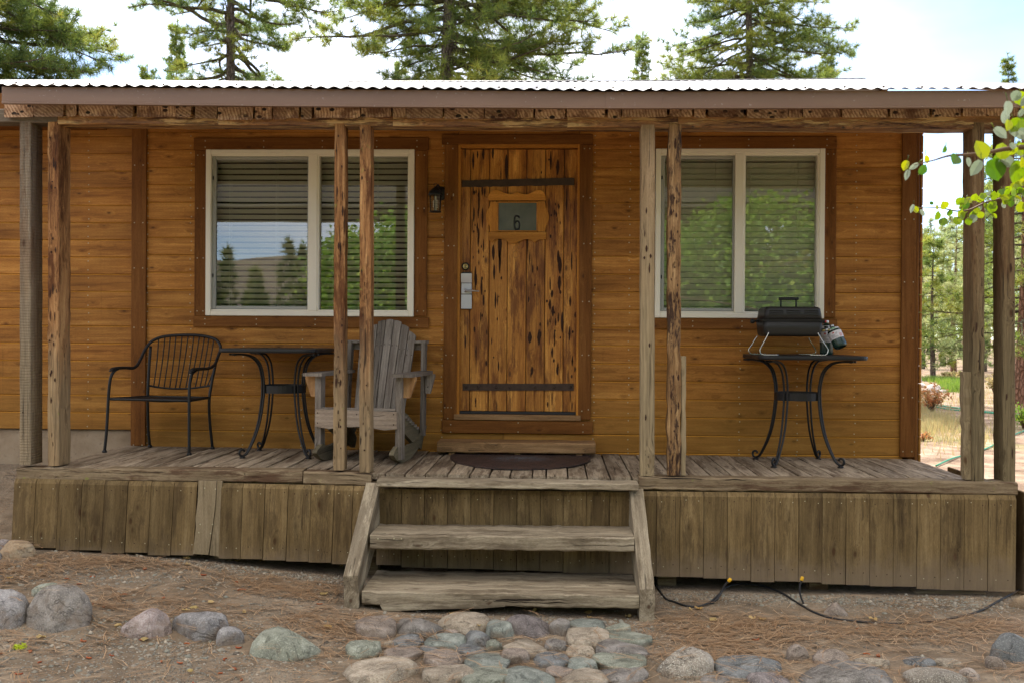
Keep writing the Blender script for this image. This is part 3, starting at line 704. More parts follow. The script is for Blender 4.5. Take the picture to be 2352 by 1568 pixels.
for (px,py,w_,h_) in ((1148,560,9,90),(1148,600,7,60),(1133,580,7,40),(1135,625,6,38),(1138,690,5,42),(1087,370,6,44),(1110,355,6,26),(1132,352,6,28),(1163,385,8,60),(1215,700,0,0),(1217,775,11,30),(1238,775,8,38),(1265,370,5,48),(1281,385,7,42),(1282,590,7,30),(1286,610,11,40),(1285,650,8,38),(1291,740,7,50),(1308,765,5,34),(1212,560,3,60),(1325,620,4,80),(1280,850,6,20),(1263,700,7,26),(1270,715,7,26),(1268,675,6,20),(1222,850,6,20),(1108,500,5,50),(1100,460,5,60),(1313,600,4,50),(1092,640,5,60),(1106,660,5,40)):
    if w_: hole(dr_,WX(px,YD,py),WZ(py,YD,px),w_/299,h_/299,YD-.0013,rd)
dro=dr_.build('door',[M['door'],M['hole']],cabin)
mb=MB(); mb.box((WX(1053,YD),YD-.006,zd0-.022),(WX(1329,YD),YD+.04,zd0-.001),ch=.003); mb.build('door_sweep',M['rubber'],dro)
mb=MB(); 
def strap(mb,pts,th,Y,rr,n=40,wob=.0025):
    (xa,ya0,ya1),(xb,yb0,yb1)=pts; V=[]; 
    for i in range(n+1):
        t=i/n; px=xa+(xb-xa)*t
        V.append((WX(px,Y),WZ(ya1+(yb1-ya1)*t,Y,px)+rr.uniform(-wob,wob)))
    for i in range(n,-1,-1):
        t=i/n; px=xa+(xb-xa)*t
        V.append((WX(px,Y),WZ(ya0+(yb0-ya0)*t,Y,px)+rr.uniform(-wob,wob)))
    mb.prism([(a,b) for a,b in V],th,Matrix.Translation((0,Y-th,0)))
strap(mb,((1059.5,415.5,431),(1317,409.5,426)),.012,YD,rd); mb.build('strap_hinge',M['iron'],dro)
mb=MB(); strap(mb,((1064,880,896),(1319,880,896)),.009,YD,rd,8,.001)
for px in (1071,1099,1140,1171,1229,1274,1310):
    c=Vector((WX(px,YD,888),YD-.009,WZ(888,YD,px))); mb.lathe([(.011,0),(.010,.004),(.006,.007),(.0,.008)],c,(0,-1,0),12)
mb.build('strap_hinge',M['iron'],dro)
# number window on the door
def z7(x,y): return ((1800+x/2.7036)/1.7415,(720+y/2.7036)/1.7415)
def outl(pts,Y): 
    o=[]
    for x,y in pts:
        px,py=z7(x,y); p=W(px,py,Y); o.append((p.x,p.z))
    return o
def smooth_out(pts,n=5): return [(p.x,p.y) for p in cr([(a,b,0) for a,b in pts],n)]
YN=YD-.026
top=smooth_out([(418,222),(413,180),(440,132),(490,111),(560,130),(620,152),(680,155),(712,140)])+smooth_out([(725,130),(742,142),(770,152),(830,158),(880,140),(930,114),(985,115),(1022,150),(1035,190),(1033,223)])
lft=[(510,240),(510,562),(432,562)]+smooth_out([(430,540),(427,500),(400,450),(388,400),(395,350),(425,300),(437,240)])
rgt=[(948,562),(948,232),(1025,232)]+smooth_out([(1030,250),(1036,300),(1060,350),(1071,410),(1058,460),(1038,500),(1028,562)])
bot=[(415,566),(1040,566),(1040,640)]+smooth_out([(1000,640),(960,645),(930,665),(915,682)])+smooth_out([(900,664),(870,645),(820,640),(770,655),(700,686),(640,680),(590,645),(530,635),(480,650),(452,682)])+smooth_out([(440,665),(420,648)])
mb=MB()
for o_,rn,ax in ((top,.9,'x'),(lft,.8,'z'),(rgt,.3,'z'),(bot,.15,'x')): mb.prism(outl(o_,YN),.0255,Matrix.Translation((0,YN,0)),rnd=rn,ax=ax)
nf=mb.build('number_window',M['doorframe'],dro)
mb=MB(); a=[outl([q],YN)[0] for q in ((512,236),(946,560))]; 
for lo,hi in ((a[0],(a[0][0]+.008,a[1][1])),((a[1][0]-.008,a[0][1]),a[1]),(a[0],(a[1][0],a[0][1]-.008)),((a[0][0],a[1][1]+.008),a[1])):
    mb.box((min(lo[0],hi[0]),YN-.002,min(lo[1],hi[1])),(max(lo[0],hi[0]),YN+.01,max(lo[1],hi[1])),ch=.0015)
nfb=mb.build('bead',M['doorframe'],dro)
mb=MB(); mb.box((a[0][0]+.006,YN+.012,a[1][1]+.006),(a[1][0]-.006,YN+.0245,a[0][1]-.006),ch=.001); mb.build('painted_pane',M['pane'],dro)
# the numeral 6
six=[(752,415),(745,398),(724,391),(704,400),(698,430),(697,470),(698,500),(706,530),(724,536),(742,528),(750,500),(749,470),(740,452),(724,448),(708,458),(700,474)]
def numeral(Y,sx,sy,ox,oy,r,mat,name):
    pts=[]
    for x,y in six:
        px,py=z7(ox+(x-724)*sx,oy+(y-464)*sy); pts.append(W(px,py,Y))
    mb=MB(); mb.tube(cr(pts,5),r,8,flat=1); return mb.build(name,mat,dro)
numeral(YN+.0105,1.0,1.0,724,464,.0062,M['blackmetal'],'numeral')
ghost=plain('old_numeral_mark',(.34,.16,.04),.6)
mb=MB(); pts=[]
for x,y in six:
    px,py=z7(714+(x-724)*1.15,780+(y-464)*.88); pts.append(W(px,py,YD-.0008))
mb.tube(cr(pts,5),.0022,6); mb.build('numeral_mark',ghost,dro)
# lock set
YK=YD-.001
def zb(x,y): 
    px,py=z7(x,y); return W(px,py,YK)
mb=MB(); c=zb(168,937); mb.lathe([(.0305,0),(.030,.006),(.024,.010),(.021,.010)],c,(0,-1,0),28)
db=mb.build('deadbolt',M['blackmetal'],dro)
mb=MB(); mb.lathe([(.0205,.0),(.0205,.014),(.019,.016),(.012,.016),(.0115,.0145)],c,(0,-1,0),28); mb.box((c.x-.0015,YK-.0172,c.z-.008),(c.x+.0015,YK-.015,c.z+.006),ch=.0003,mat=1); mb.build('lock_cylinder',[M['brass'],M['dark']],db)
mb=MB(); p0,p1=zb(122,1395),zb(238,1012); xa,xb=p0.x,p1.x
zz=[zb(180,y).z for y in (1395,1240,1235,1120,1114,1015)]
mb.box((xa,YK-.022,zz[0]),(xb,YK,zz[1]),ch=.002,mat=0); mb.box((xa+.001,YK-.020,zz[2]),(xb-.001,YK,zz[3]),ch=.002,mat=0)
# curved upper cover
out=[]
for k in range(9):
    t=k/8; out.append((-.022-.016*math.sin(t*math.pi/2*.9),zz[4]+(zz[5]-zz[4])*t))
V=[];F=[]
for x in (xa,xb):
    for y,z in out: V.append((x,YK+y,z))
    V.append((x,YK,zz[5])); V.append((x,YK,zz[4]))
n=11
for i in range(n): F.append((i,(i+1)%n,n+(i+1)%n,n+i))
F+= [tuple(range(n-1,-1,-1)),tuple(range(n,2*n))]; mb.add(V,F)
mb.box((xa+.006,YK-.030,zb(180,1026).z),(xb-.006,YK-.004,zb(180,1000).z),ch=.003,mat=1)
mb.box((xa-.001,YK-.010,zz[0]-.004),(xb+.001,YK-.0005,zz[5]+.006),ch=.002,mat=1)
lk=mb.build('door_lock',[M['steelmatt'],M['blackplastic']],dro)
mb=MB(); p=[zb(172,1200),zb(215,1200),zb(320,1208)]
mb.lathe([(.011,0),(.011,.026),(.013,.04)],(p[0].x+.004,YK-.02,p[0].z),(0,-1,0),16)
q0=Vector((p[0].x-.004,YK-.062,p[0].z+.002)); q1=Vector((p[2].x,YK-.058,p[2].z))
mb.tube([q0,q0.lerp(q1,.3),q0.lerp(q1,.7),q1],[.013,.0125,.0115,.0105],12,flat=.55); mb.build('lever_handle',M['steel'],lk)

# ---- deck, joists, curb, skirting
mb=MB(); x=-3.33; rr=random.Random(3); YC=-1.30
while x<2.70:
    w_=rr.choice([.125,.135,.14,.145,.09]); x2=min(x+w_,2.72); gp=rr.uniform(.005,.014)
    yf=-1.285+rr.uniform(-.004,.004)
    zc=deckz((x+x2)/2)+rr.uniform(-.003,.003); n=7; jit=.0022
    mb.timber(((x+x2)/2,yf,zc-.018),((x+x2)/2,-.002+.0,zc-.018),x2-x-gp,.036,.003,.09,jit,up=(0,0,1),rnd=rr.random())
    x=x2
mb.build('deck',M['deck'],cabin)
mb=MB(); mb.box((-3.36,-1.27,.56),(2.72,-1.23,.72)); mb.box((-3.36,-.1,.5),(2.72,-.03,.72)); mb.box((-3.3,-1.23,.56),(-3.26,-.1,.72)); mb.box((2.66,-1.23,.56),(2.70,-.1,.72))
for k in range(7): mb.box((-3.2+k*.97,-1.2,-.1),(-3.08+k*.97,-1.1,.56))
mb.build('deck_frame',M['curb'],cabin)
def curb(xa,xb,za,zb_,dy=0,nm='rim_beam',rn=.5,w_=.13):
    mb=MB(); th=.082; mb.timber((xa,YF+.045+dy,za-th/2),(xb,YF+.045+dy,zb_-th/2),w_,th,.010,.05,.005,up=(0,0,1),rnd=rn); mb.build(nm,M['curb'],cabin)
def ZC(px,py): return WZ(py,YF-.02,px)
curb(WX(43,YF),WX(698,YF),ZC(60,1074),ZC(690,1079),0,rn=.3)
curb(WX(700.5,YF),WX(856,YF),ZC(705,1082),ZC(850,1086),0,rn=.7)
curb(WX(1469,YF),WX(2338,YF),ZC(1480,1094),ZC(2330,1106),0,rn=.55,w_=.14)
# landing board between the beams
mb=MB(); a=W(868,1115,-1.42); b=W(1462,1121,-1.42)
zt=deckz(-.3)-.012
mb.timber((a.x,-1.375,zt-.022),(b.x+.01,-1.375,zt-.026),.17,.042,.006,.06,.004,up=(0,0,1)); mb.build('landing_board',M['step'],cabin)
# end boards at right side of deck + skirting
sk=MB(); rr=random.Random(11)
def skirt_run(pxs,top,bot,mb,Y=YF-.02,lean=0):
    for i in range(len(pxs)-1):
        xa,xb=pxs[i],pxs[i+1]; xm=(xa+xb)/2; Xa,Xb=WX(xa,Y,1200),WX(xb,Y,1200)
        zt=WZ(top(xm),Y,xm); zb_=WZ(bot(xm),Y,xm); dz=rr.uniform(-.006,.006)
        yy=Y+rr.uniform(-.002,.003)
        hw=(Xb-Xa)/2-.0016; c=(Xa+Xb)/2; th=.02; sh=lean+rr.uniform(-.0015,.0015)
        # bevelled top profile extruded in X
        prof=[(yy-th,zb_+dz),(yy,zb_+dz),(yy,zt),(yy-.006,zt),(yy-th,zt-.028)]
        V=[];g=[]
        for s_,X in ((0,c-hw),(1,c+hw)):
            for (y,z) in prof:
                t=(z-zt)/(zb_-zt); V.append((X+sh*t,y,z)); g.append((z,X-c,y))
        n=5; F=[tuple(range(n)),tuple(range(2*n-1,n-1,-1))]+[((j+1)%n,j,n+j,n+(j+1)%n) for j in range(n)]
        mb.add(V,F,g,rr.random())
        for px_,pz in ((.25,.055),(.78,.055),(.3,-.07),(.75,-.07)):
            x=Xa+(Xb-Xa)*px_+rr.uniform(-.008,.008); z=(zt-pz if pz>0 else zb_-pz)+rr.uniform(-.01,.01)
            mb.box((x-.003,yy-th-.0015,z-.003),(x+.003,yy-th+.002,z+.003),ch=.001,mat=1 if rr.random()<.5 else 2)
top=lambda x: 1097+(x-38)*(1113-1095)/800
bot=lambda x: 1254+(x-30)*(1292-1254)/770
pxs=[32+ i*52.0 for i in range(16)]; pxs[0]=33; pxs[-1]=820
pl=[p for p in pxs if p<440]+[p for p in pxs if p>500]
skirt_run([36,86,139,192,244,297,350,402,455],top,bot,sk,lean=-.022)
skirt_run([510,560,611,664,716,769,812,848],top,bot,sk,lean=-.016)
skirt_run([866]+[870+52.9*k for k in range(1,11)]+[1455],lambda x:1121+(x-868)*8/590,lambda x:1296+(x-870)*20/580,sk)
skirt_run([1470,1507]+[1561+i*54.3 for i in range(14)]+[2331],lambda x:1127+(x-1500)*9/830,lambda x:1320+(x-1500)*38/830,sk,lean=0)
sko=sk.build('skirting',[M['skirt'],M['nail'],M['hole']],cabin)
sp=MB(); yy=YF-.044   # loose split board
def poly(mb,pts,th,Y,rn,mat=0): mb.prism([(WX(a,Y,b),WZ(b,Y,a)) for a,b in pts],th,Matrix.Translation((0,Y,0)),rnd=rn,ax='z',mat=mat)
poly(sp,[(456,1103),(497,1104),(494,1160),(489,1200),(478,1273),(443,1271),(450,1210),(449,1190),(454,1150)],.018,yy,.6)
poly(sp,[(498.5,1104),(510,1104),(507,1180),(503,1277),(481,1274),(491,1200),(496,1160)],.018,yy+.006,.2)
nails(sp,[(WX(a,yy,b),WZ(b,yy,a)) for a,b in ((470,1120),(495,1122),(460,1203),(488,1203),(457,1222),(484,1224))],yy)
sp.build('loose_board',[M['skirtpale'],M['nail']],cabin,)
# right side of the porch base
mb=MB()
for k in range(9): mb.box((2.96,YF-.0+.14*k,.02),(2.98,YF+.136+.14*k,.70),'z',.004)
mb.build('side_skirting',M['skirt'],cabin); mb=MB()
for k in range(9): mb.box((-3.40,YF-.0+.14*k,.15),(-3.38,YF+.136+.14*k,.70),'z',.004)

mb.build('side_skirting',M['skirt'],cabin)
mb=MB(); mb.box((2.3,-1.25,-.1),(2.75,-1.15,.06),ch=.01); mb.build('pier_block',M['concrete'],cabin)

# ---- header beam, purlin ends, fascia, roof
hz0=WZ(291,YF-.01,1200); 
mb=MB(); yc=YF+.075
zL,zM,zR=WZ(280,YF,60),WZ(292,YF,1200),WZ(296,YF,2250)
hh=.088
mb.timber((WX(-160,YF),yc,WZ(279,YF,0)+hh/2),(WX(130,YF),yc,WZ(282,YF,130)+hh/2),.15,hh,.006,.1,.004,up=(0,0,1),mat=1,rnd=.3)
pts=[(131,285.5),(500,287),(900,290),(1300,292.5),(1553,293)]
for (a,b),(c,d) in zip(pts,pts[1:]): mb.timber((WX(a,YF),yc,WZ(b,YF,a)+hh/2),(WX(c,YF)+.002,yc,WZ(d,YF,c)+hh/2),.15,hh,.006,.06,.003,up=(0,0,1),rnd=.62)
pts=[(1554.5,293),(1900,295),(2352,297),(2500,298)]
for (a,b),(c,d) in zip(pts,pts[1:]): mb.timber((WX(a,YF),yc,WZ(b,YF,a)+hh/2),(WX(c,YF)+.002,yc,WZ(d,YF,c)+hh/2),.15,hh,.008,.06,.004,up=(0,0,1),rnd=.35)
mb.build('header_beam',[M['header'],M['headergrey']],cabin)
SL=.262; YE=-1.50
ZE=WZ(204,YE,1200)      # roof surface at the eave (mean)
def zun(y): return WZ(271,YF,1200)+SL*(y-YF)
mb=MB(); x=WX(12,YF-.03); rr=random.Random(21); xe=WX(2440,YF)
while x<xe:
    w_=rr.choice([.26,.12,.20,.09,.30,.15,.18,.24]); z0=zun(YF-.04)+rr.uniform(-.008,.006)+ (.012 if x<-2.4 else 0); h_=.085+rr.uniform(-.004,.008)
    g=rr.choice([.004,.006,.008,.02,.012]); ye=YF-.05+rr.uniform(-.012,.012); yl=-.03
    out=[(x,0),(x+w_-g,0)]
    # board running back under the roof: end grain front (mat 0), sides (mat 1)
    V=[];gg=[]
    ch=rr.uniform(.004,.012)
    sec=[(x+ch,z0),(x+w_-g-ch,z0+rr.uniform(-.003,.003)),(x+w_-g,z0+ch),(x+w_-g,z0+h_),(x,z0+h_),(x,z0+ch)]
    for yy in (ye,yl):
        for (a,b) in sec: V.append((a,yy,b+SL*(yy-ye))); gg.append((yy,a-x,b-z0))
    n=6; rn=rr.random(); o0=len(mb.v)
    mb.add(V,[tuple(range(n))],[(q[1],q[0],q[2]) for q in gg],rn,0)
    mb.add(V,[((j+1)%n,j,n+j,n+(j+1)%n) for j in range(n)],gg,rn,1)
    x+=w_
mb.build('roof_planks',[M['endgrain'],M['header']],cabin)
# fascia
xl,xr=WX(4,YE+.02,220),3.46
fz=[(xl,WZ(236.5,YE,10),WZ(198,YE,10)),(WX(600,YE),WZ(242.5,YE,600),WZ(203,YE,600)),(WX(1300,YE),WZ(247.5,YE,1300),WZ(209,YE,1300)),(WX(1385,YE),WZ(248,YE,1385),WZ(210,YE,1385)),(WX(1900,YE),WZ(247.5,YE,1900),WZ(208,YE,1900)),(xr,WZ(244.5,YE,2400),WZ(206,YE,2400))]
mb=MB(); V=[];F=[]
prof=[(0,0),(.001,0),(-.000,.006),(0,1),(.03,1),(.03,.02),(.012,0)]
for (x,z0,z1) in fz:
    for (y,t) in ((.03,z0),(-.004,z0),(-.004,z0+.010),(0,z0+.014),(0,z1),(.03,z1)): V.append((x,YE+.02+y,t))
n=6
for i in range(len(fz)-1):
    for j in range(n): F.append((i*n+j,i*n+(j+1)%n,(i+1)*n+(j+1)%n,(i+1)*n+j))
F+= [tuple(range(n-1,-1,-1)),tuple((len(fz)-1)*n+j for j in range(n))]; mb.add(V,[f[::-1] for f in F])
xs2=WX(1388,YE); mb.box((xs2,YE+.017,fz[3][1]+.002),(xs2+.35,YE+.0195,fz[3][2]),ch=.0005)
mb.build('fascia',M['fascia'],cabin)
# corrugated roof
def zridge(x): # photo profile of the ridge
    Y=2.9; px=1273+x*F_PX/(Y+CAMD)
    t=[(-2000,184),(0,184.8),(340,185.6),(547,188),(803,189.5),(1490,188),(1700,185.5),(1944,183),(3000,181)]
    for (a,b),(c,d) in zip(t,t[1:]):
        if a<=px<=c: py=b+(d-b)*(px-a)/(c-a); return WZ(py,Y,px)
    return WZ(184,Y,1200)
def zeave(x):
    for (a,_,b),(c,_,d) in zip(fz,fz[1:]):
        if a<=x<=c: return b+(d-b)*(x-a)/(c-a)+.010
    return (fz[0][2] if x<fz[0][0] else fz[-1][2])+.010
def corr(x0,x1,ya,yb,amp=.0062,per=.0812,th=.0015):
    st=per/8; xs=np.arange(x0,x1+st,st); ny=max(2,int((yb-ya)/.4)); V=[];F=[]
    ys=np.linspace(ya,yb,ny); nx=len(xs)
    for y in ys:
        for x in xs:
            t=(y-YE)/(2.9-YE); z=zeave(x)*(1-t)+zridge(x)*t; t2=(x-x0)/per*2*math.pi
            V.append((x,y,z+amp*math.sin(t2)+.002*mnoise.noise(Vector((x*1.2,y*1.2,0)))))
    for j in range(ny-1):
        for i in range(nx-1): a=j*nx+i; F.append((a,a+1,a+nx+1,a+nx))
    return np.array(V),np.array(F)
v1,f1=corr(xl,xr,YE-.02,2.9); v2,f2=corr(-9.3,xl,-.55,2.9)
xs=np.arange(-9.3,xr,.05); vb=[];fb=[]
for j,y in enumerate((2.9,6.6)):
    for x in xs: vb.append((x,y,zridge(x)-(y-2.9)*SL))
nx=len(xs)
for i in range(nx-1): fb.append((i,i+1,nx+i+1,nx+i))
v3,f3=np.array(vb),np.array(fb)
Vr=np.concatenate([v1,v2,v3]); Fr=np.concatenate([f1,f2+len(v1),f3+len(v1)+len(v2)])
roof=npmesh('roof',Vr,Fr,M['roof'],cabin,smooth=True)
mb=MB(); rx=np.arange(-2.2,xr+.01,.3)
pts=[(x,2.86,zridge(x)-.004) for x in rx]; mb.tube(pts,.014,6,flat=.6); mb.build('ridge_cap',M['roof'],roof)
mb=MB(); mb.tube([(xr,YE,zeave(xr)-.03),(xr,2.9,zridge(xr)-.03)],.035,6); mb.tube([(xr,2.9,zridge(xr)-.03),(xr,6.6,zridge(xr)-.03-3.7*SL)],.035,6)
mb.build('rake_trim',M['fascia'],roof)
rr=random.Random(4)
for i in range(30):
    mb=MB(); x=xl+.1+i*.235; y=YE+rr.choice([.01,.02]); z=zeave(x)+.012; mb.box((x-.006,y-.006,z-.004),(x+.006,y+.006,z+.005),ch=.002); mb.build('roof_screw',M['iron'],roof)
mb=MB()  # main roof fascia + soffit left of the porch
mb.box((-9.3,-.55,3.27),(xl-.03,-.52,3.40)); mb.box((-9.3,-.52,3.26),(xl-.03,YL,3.28)); mb.build('eave_board',M['trim'],cabin)

# ---- porch posts
def post(pf0,pf1,py_top,py_bot,d,mat,holes=0,seed=1,jit=.003,side=1,name='porch_post',rn=.5,mats=None,top_px=None,Yf=YF,ej=None):
    xm_t=((pf0+pf1)/2)+(top_px or 0); xm_b=(pf0+pf1)/2
    w_=WX(pf1,Yf)-WX(pf0,Yf); xt=WX(xm_t,Yf,py_top); xb=WX(xm_b,Yf,py_bot)
    zt=WZ(py_top,Yf,xm_t)+.02; zb_=WZ(py_bot,Yf,xm_b)
    mb=MB(); rr=random.Random(seed)
    mb.timber((xb,Yf+d/2,zb_),(xt,Yf+d/2,zt),w_,d,.006,.07,jit,up=(0,1,0),rnd=rn,ejit=ej)
    xlf=lambda z: xb+(xt-xb)*(z-zb_)/(zt-zb_)
    for _ in range(holes):
        z=rr.uniform(zb_+.05,zt-.02); h=rr.choice([.012,.02,.03,.045,.07]); x=xlf(z)+rr.uniform(-.33,.33)*w_
        hole(mb,x,z,rr.uniform(.007,.015),h,Yf-.0035,rr)
    if name: return mb.build(name,[mat,M['hole']],cabin)
    return mb
post(44.5,70,280,1067,.16,M['postgrey'],1,1,.002,rn=.2)
post(109,135,283,1069,.165,M['post'],24,2,.004,rn=.9)
post(765,790,291,1079,.10,M['post'],26,3,.004,rn=.35,top_px=3)
post(825,850.5,292,1084,.125,M['post'],7,4,.002,rn=.62,top_px=1)
post(1471,1503.5,294,1092,.09,M['postpale'],8,5,.002,rn=.5,top_px=1)
post(1534,1563,294,1091,.09,M['posteaten'],30,6,.006,rn=.3,top_px=2,ej=.010)
post(2235,2262,289,1104,.165,M['postdark'],3,7,.003,rn=.62)
post(2305,2333,300,1108,.15,M['postdark'],3,8,.003,rn=.42,top_px=-2)
mb=MB(); a=W(1569,817,YF+.03); b=W(1569,1089,YF+.03); mb.timber((b.x,b.y,b.z),(a.x,a.y,a.z),.03,.05,.004,.08,.006,up=(0,1,0)); mb.build('scab_board',M['postpale'],cabin)
mb=MB(); a=W(2219,853,YF+.06); b=W(2221,1099,YF+.06); mb.timber((b.x,b.y,b.z),(a.x,a.y,a.z),.055,.06,.004,.05,.008,up=(0,1,0)); mb.build('scab_board',M['postpale'],cabin)

# ================================================================== STEPS
st=thing('porch_steps','weathered grey wooden steps with two thick treads leading up to the porch','steps',tuple(GP(1147,1410)))
def stringer(top,kn,ft,name='stringer'):
    # top/kn/ft = (px0,px1,py) front corner positions
    Yt,Yk=-1.375,-1.93
    mb=MB(); w_=.086
    pt=W((top[0]+top[1])/2,top[2],Yt); pk=W((kn[0]+kn[1])/2,kn[2],Yk); pf=W((ft[0]+ft[1])/2,ft[2],Yk)
    th=.15
    # profile in (y,z), extruded in x with x varying linearly
    prof=[(Yt,pt.z,pt.x),(Yk,pk.z,pk.x),(Yk,pf.z-.03,pf.x),(Yk+.16,pf.z-.03,pf.x),(Yk+.20,pk.z-.10,pk.x),(Yt+.015,pt.z-.33,pt.x),(Yt+.015,pt.z,pt.x)]
    n0=8; P=[]
    for i in range(len(prof)):
        a,b=prof[i],prof[(i+1)%len(prof)]
        k=n0 if i in (0,4) else 3
        for q in range(k):
            t=q/k; P.append([a[j]+(b[j]-a[j])*t for j in range(3)])
    rr=random.Random(int(top[0])); n=len(P); V=[];g=[]
    for s_ in (-1,1):
        for (y,z,x) in P: V.append((x+s_*(w_/2+rr.uniform(-.002,.002)),y+rr.uniform(-.003,.003),z+rr.uniform(-.003,.003))); g.append((y*.77+z*.63,s_*.043,-y*.63+z*.77))
    F=[tuple(range(n)),tuple(range(2*n-1,n-1,-1))]+[((j+1)%n,j,n+j,n+(j+1)%n) for j in range(n)]
    mb.add(V,[f[::-1] for f in F],g,rr.random()); nails(mb,[(pt.x+rr.uniform(-.02,.02),pt.z-.03) for _ in range(3)],Yt-.03)
    return mb.build(name,[M['step'],M['nail']],st)
stringer((840,872,1108),(790,821,1322),(790,826,1408))
stringer((1445,1478,1122),(1470,1503,1352),(1470,1503,1428))
def tread(pl,pr,Y,Yb,th,name='tread',rn=.5,bow=0):
    a=W(*pl,Y); b=W(*pr,Y); mb=MB(); d=Yb-Y
    mb.timber((a.x,(Y+Yb)/2,a.z-th/2),(b.x,(Y+Yb)/2,b.z-th/2),d,th,.008,.045,.005,up=(0,0,1),rnd=rn)
    return mb,a,b
mb,a,b=tread((850,1228),(1457,1233),-1.70,-1.335,.085,rn=.3)
nails(mb,[(W(x,1233,-1.705).x,W(x,1236,-1.705).z) for x in (868,905,922)],-1.704); mb.build('tread',[M['step'],M['nail']],st)
mb,a,b=tread((831,1357),(1468,1366),-1.925,-1.40,.078,rn=.7); mb.build('tread',[M['step'],M['nail']],st)
mb=MB(); q=[(872,1388),(905,1383),(1000,1378),(1120,1376),(1160,1378),(1160,1392),(1100,1397),(1000,1398),(905,1403),(880,1402)]
mb.prism([(W(a_,b_,-1.93).x,W(a_,b_,-1.93).z) for a_,b_ in q],.05,Matrix.Translation((0,-1.927,0)),rnd=.4); mb.build('splintered_strip',M['step'],st)
mb=MB(); mb.box((-1.15,-1.50,.0),(.55,-1.46,.10),ch=.004); mb.build('riser_cleat',M['curb'],st)

# door step + mat
a=W(1004,1014,-.27); b=W(1368,1014,-.27); zb_=WZ(1040,-.27,1186)
ds=thing('door_step','thick brown wooden step block below the front door, raised on small feet','step',((a.x+b.x)/2,-.15,DECK))
mb=MB(); mb.timber((a.x,-.15,(a.z+zb_)/2),(b.x,-.15,(a.z+zb_)/2),.24,a.z-zb_,.008,.08,.003,up=(0,0,1)); mb.build('plank',M['doorstep'],ds)
for px in (1038,1188,1330):
    mb=MB(); x=WX(px,-.22,1044); mb.box((x-.022,-.25,deckz(x)),(x+.022,-.05,zb_-.001),ch=.003); mb.build('foot',M['doorstep'],ds)
mb=MB(); c=H(1195,1052,DECK+.002); ra=(H(1363,1060,DECK).x-H(1028,1060,DECK).x)/2; yb_=-.235; yf=H(1190,1080,DECK).y
def half(sc,z):
    o=[]
    for k in range(33):
        th=math.pi*k/32; o.append((c.x+ra*sc*math.cos(th),yb_-(yb_-yf)*sc*math.sin(th)**.8,z))
    return o
V=half(1,deckz(c.x)+.004)+half(1,deckz(c.x)+.010)+half(.97,deckz(c.x)+.014); n=33
F=[tuple(range(2*n,3*n))]+[(j,(j+1)%n,n+(j+1)%n,n+j) for j in range(n)]+[(n+j,n+(j+1)%n,2*n+(j+1)%n,2*n+j) for j in range(n)]
mb.add(V,[f[::-1] for f in F]+[]); o=mb.build('door_mat',M['mat']); o.data.flip_normals()
tag(o,'half-round dark red and black rubber mat on the deck in front of the door','door mat')
# ================================================================== PORCH FURNITURE
def z2(x,y): return (28.7+x/3.4134,1022.1+y/3.4134)
def z4(x,y): return (x/2.9257,516.8+y/2.9257)
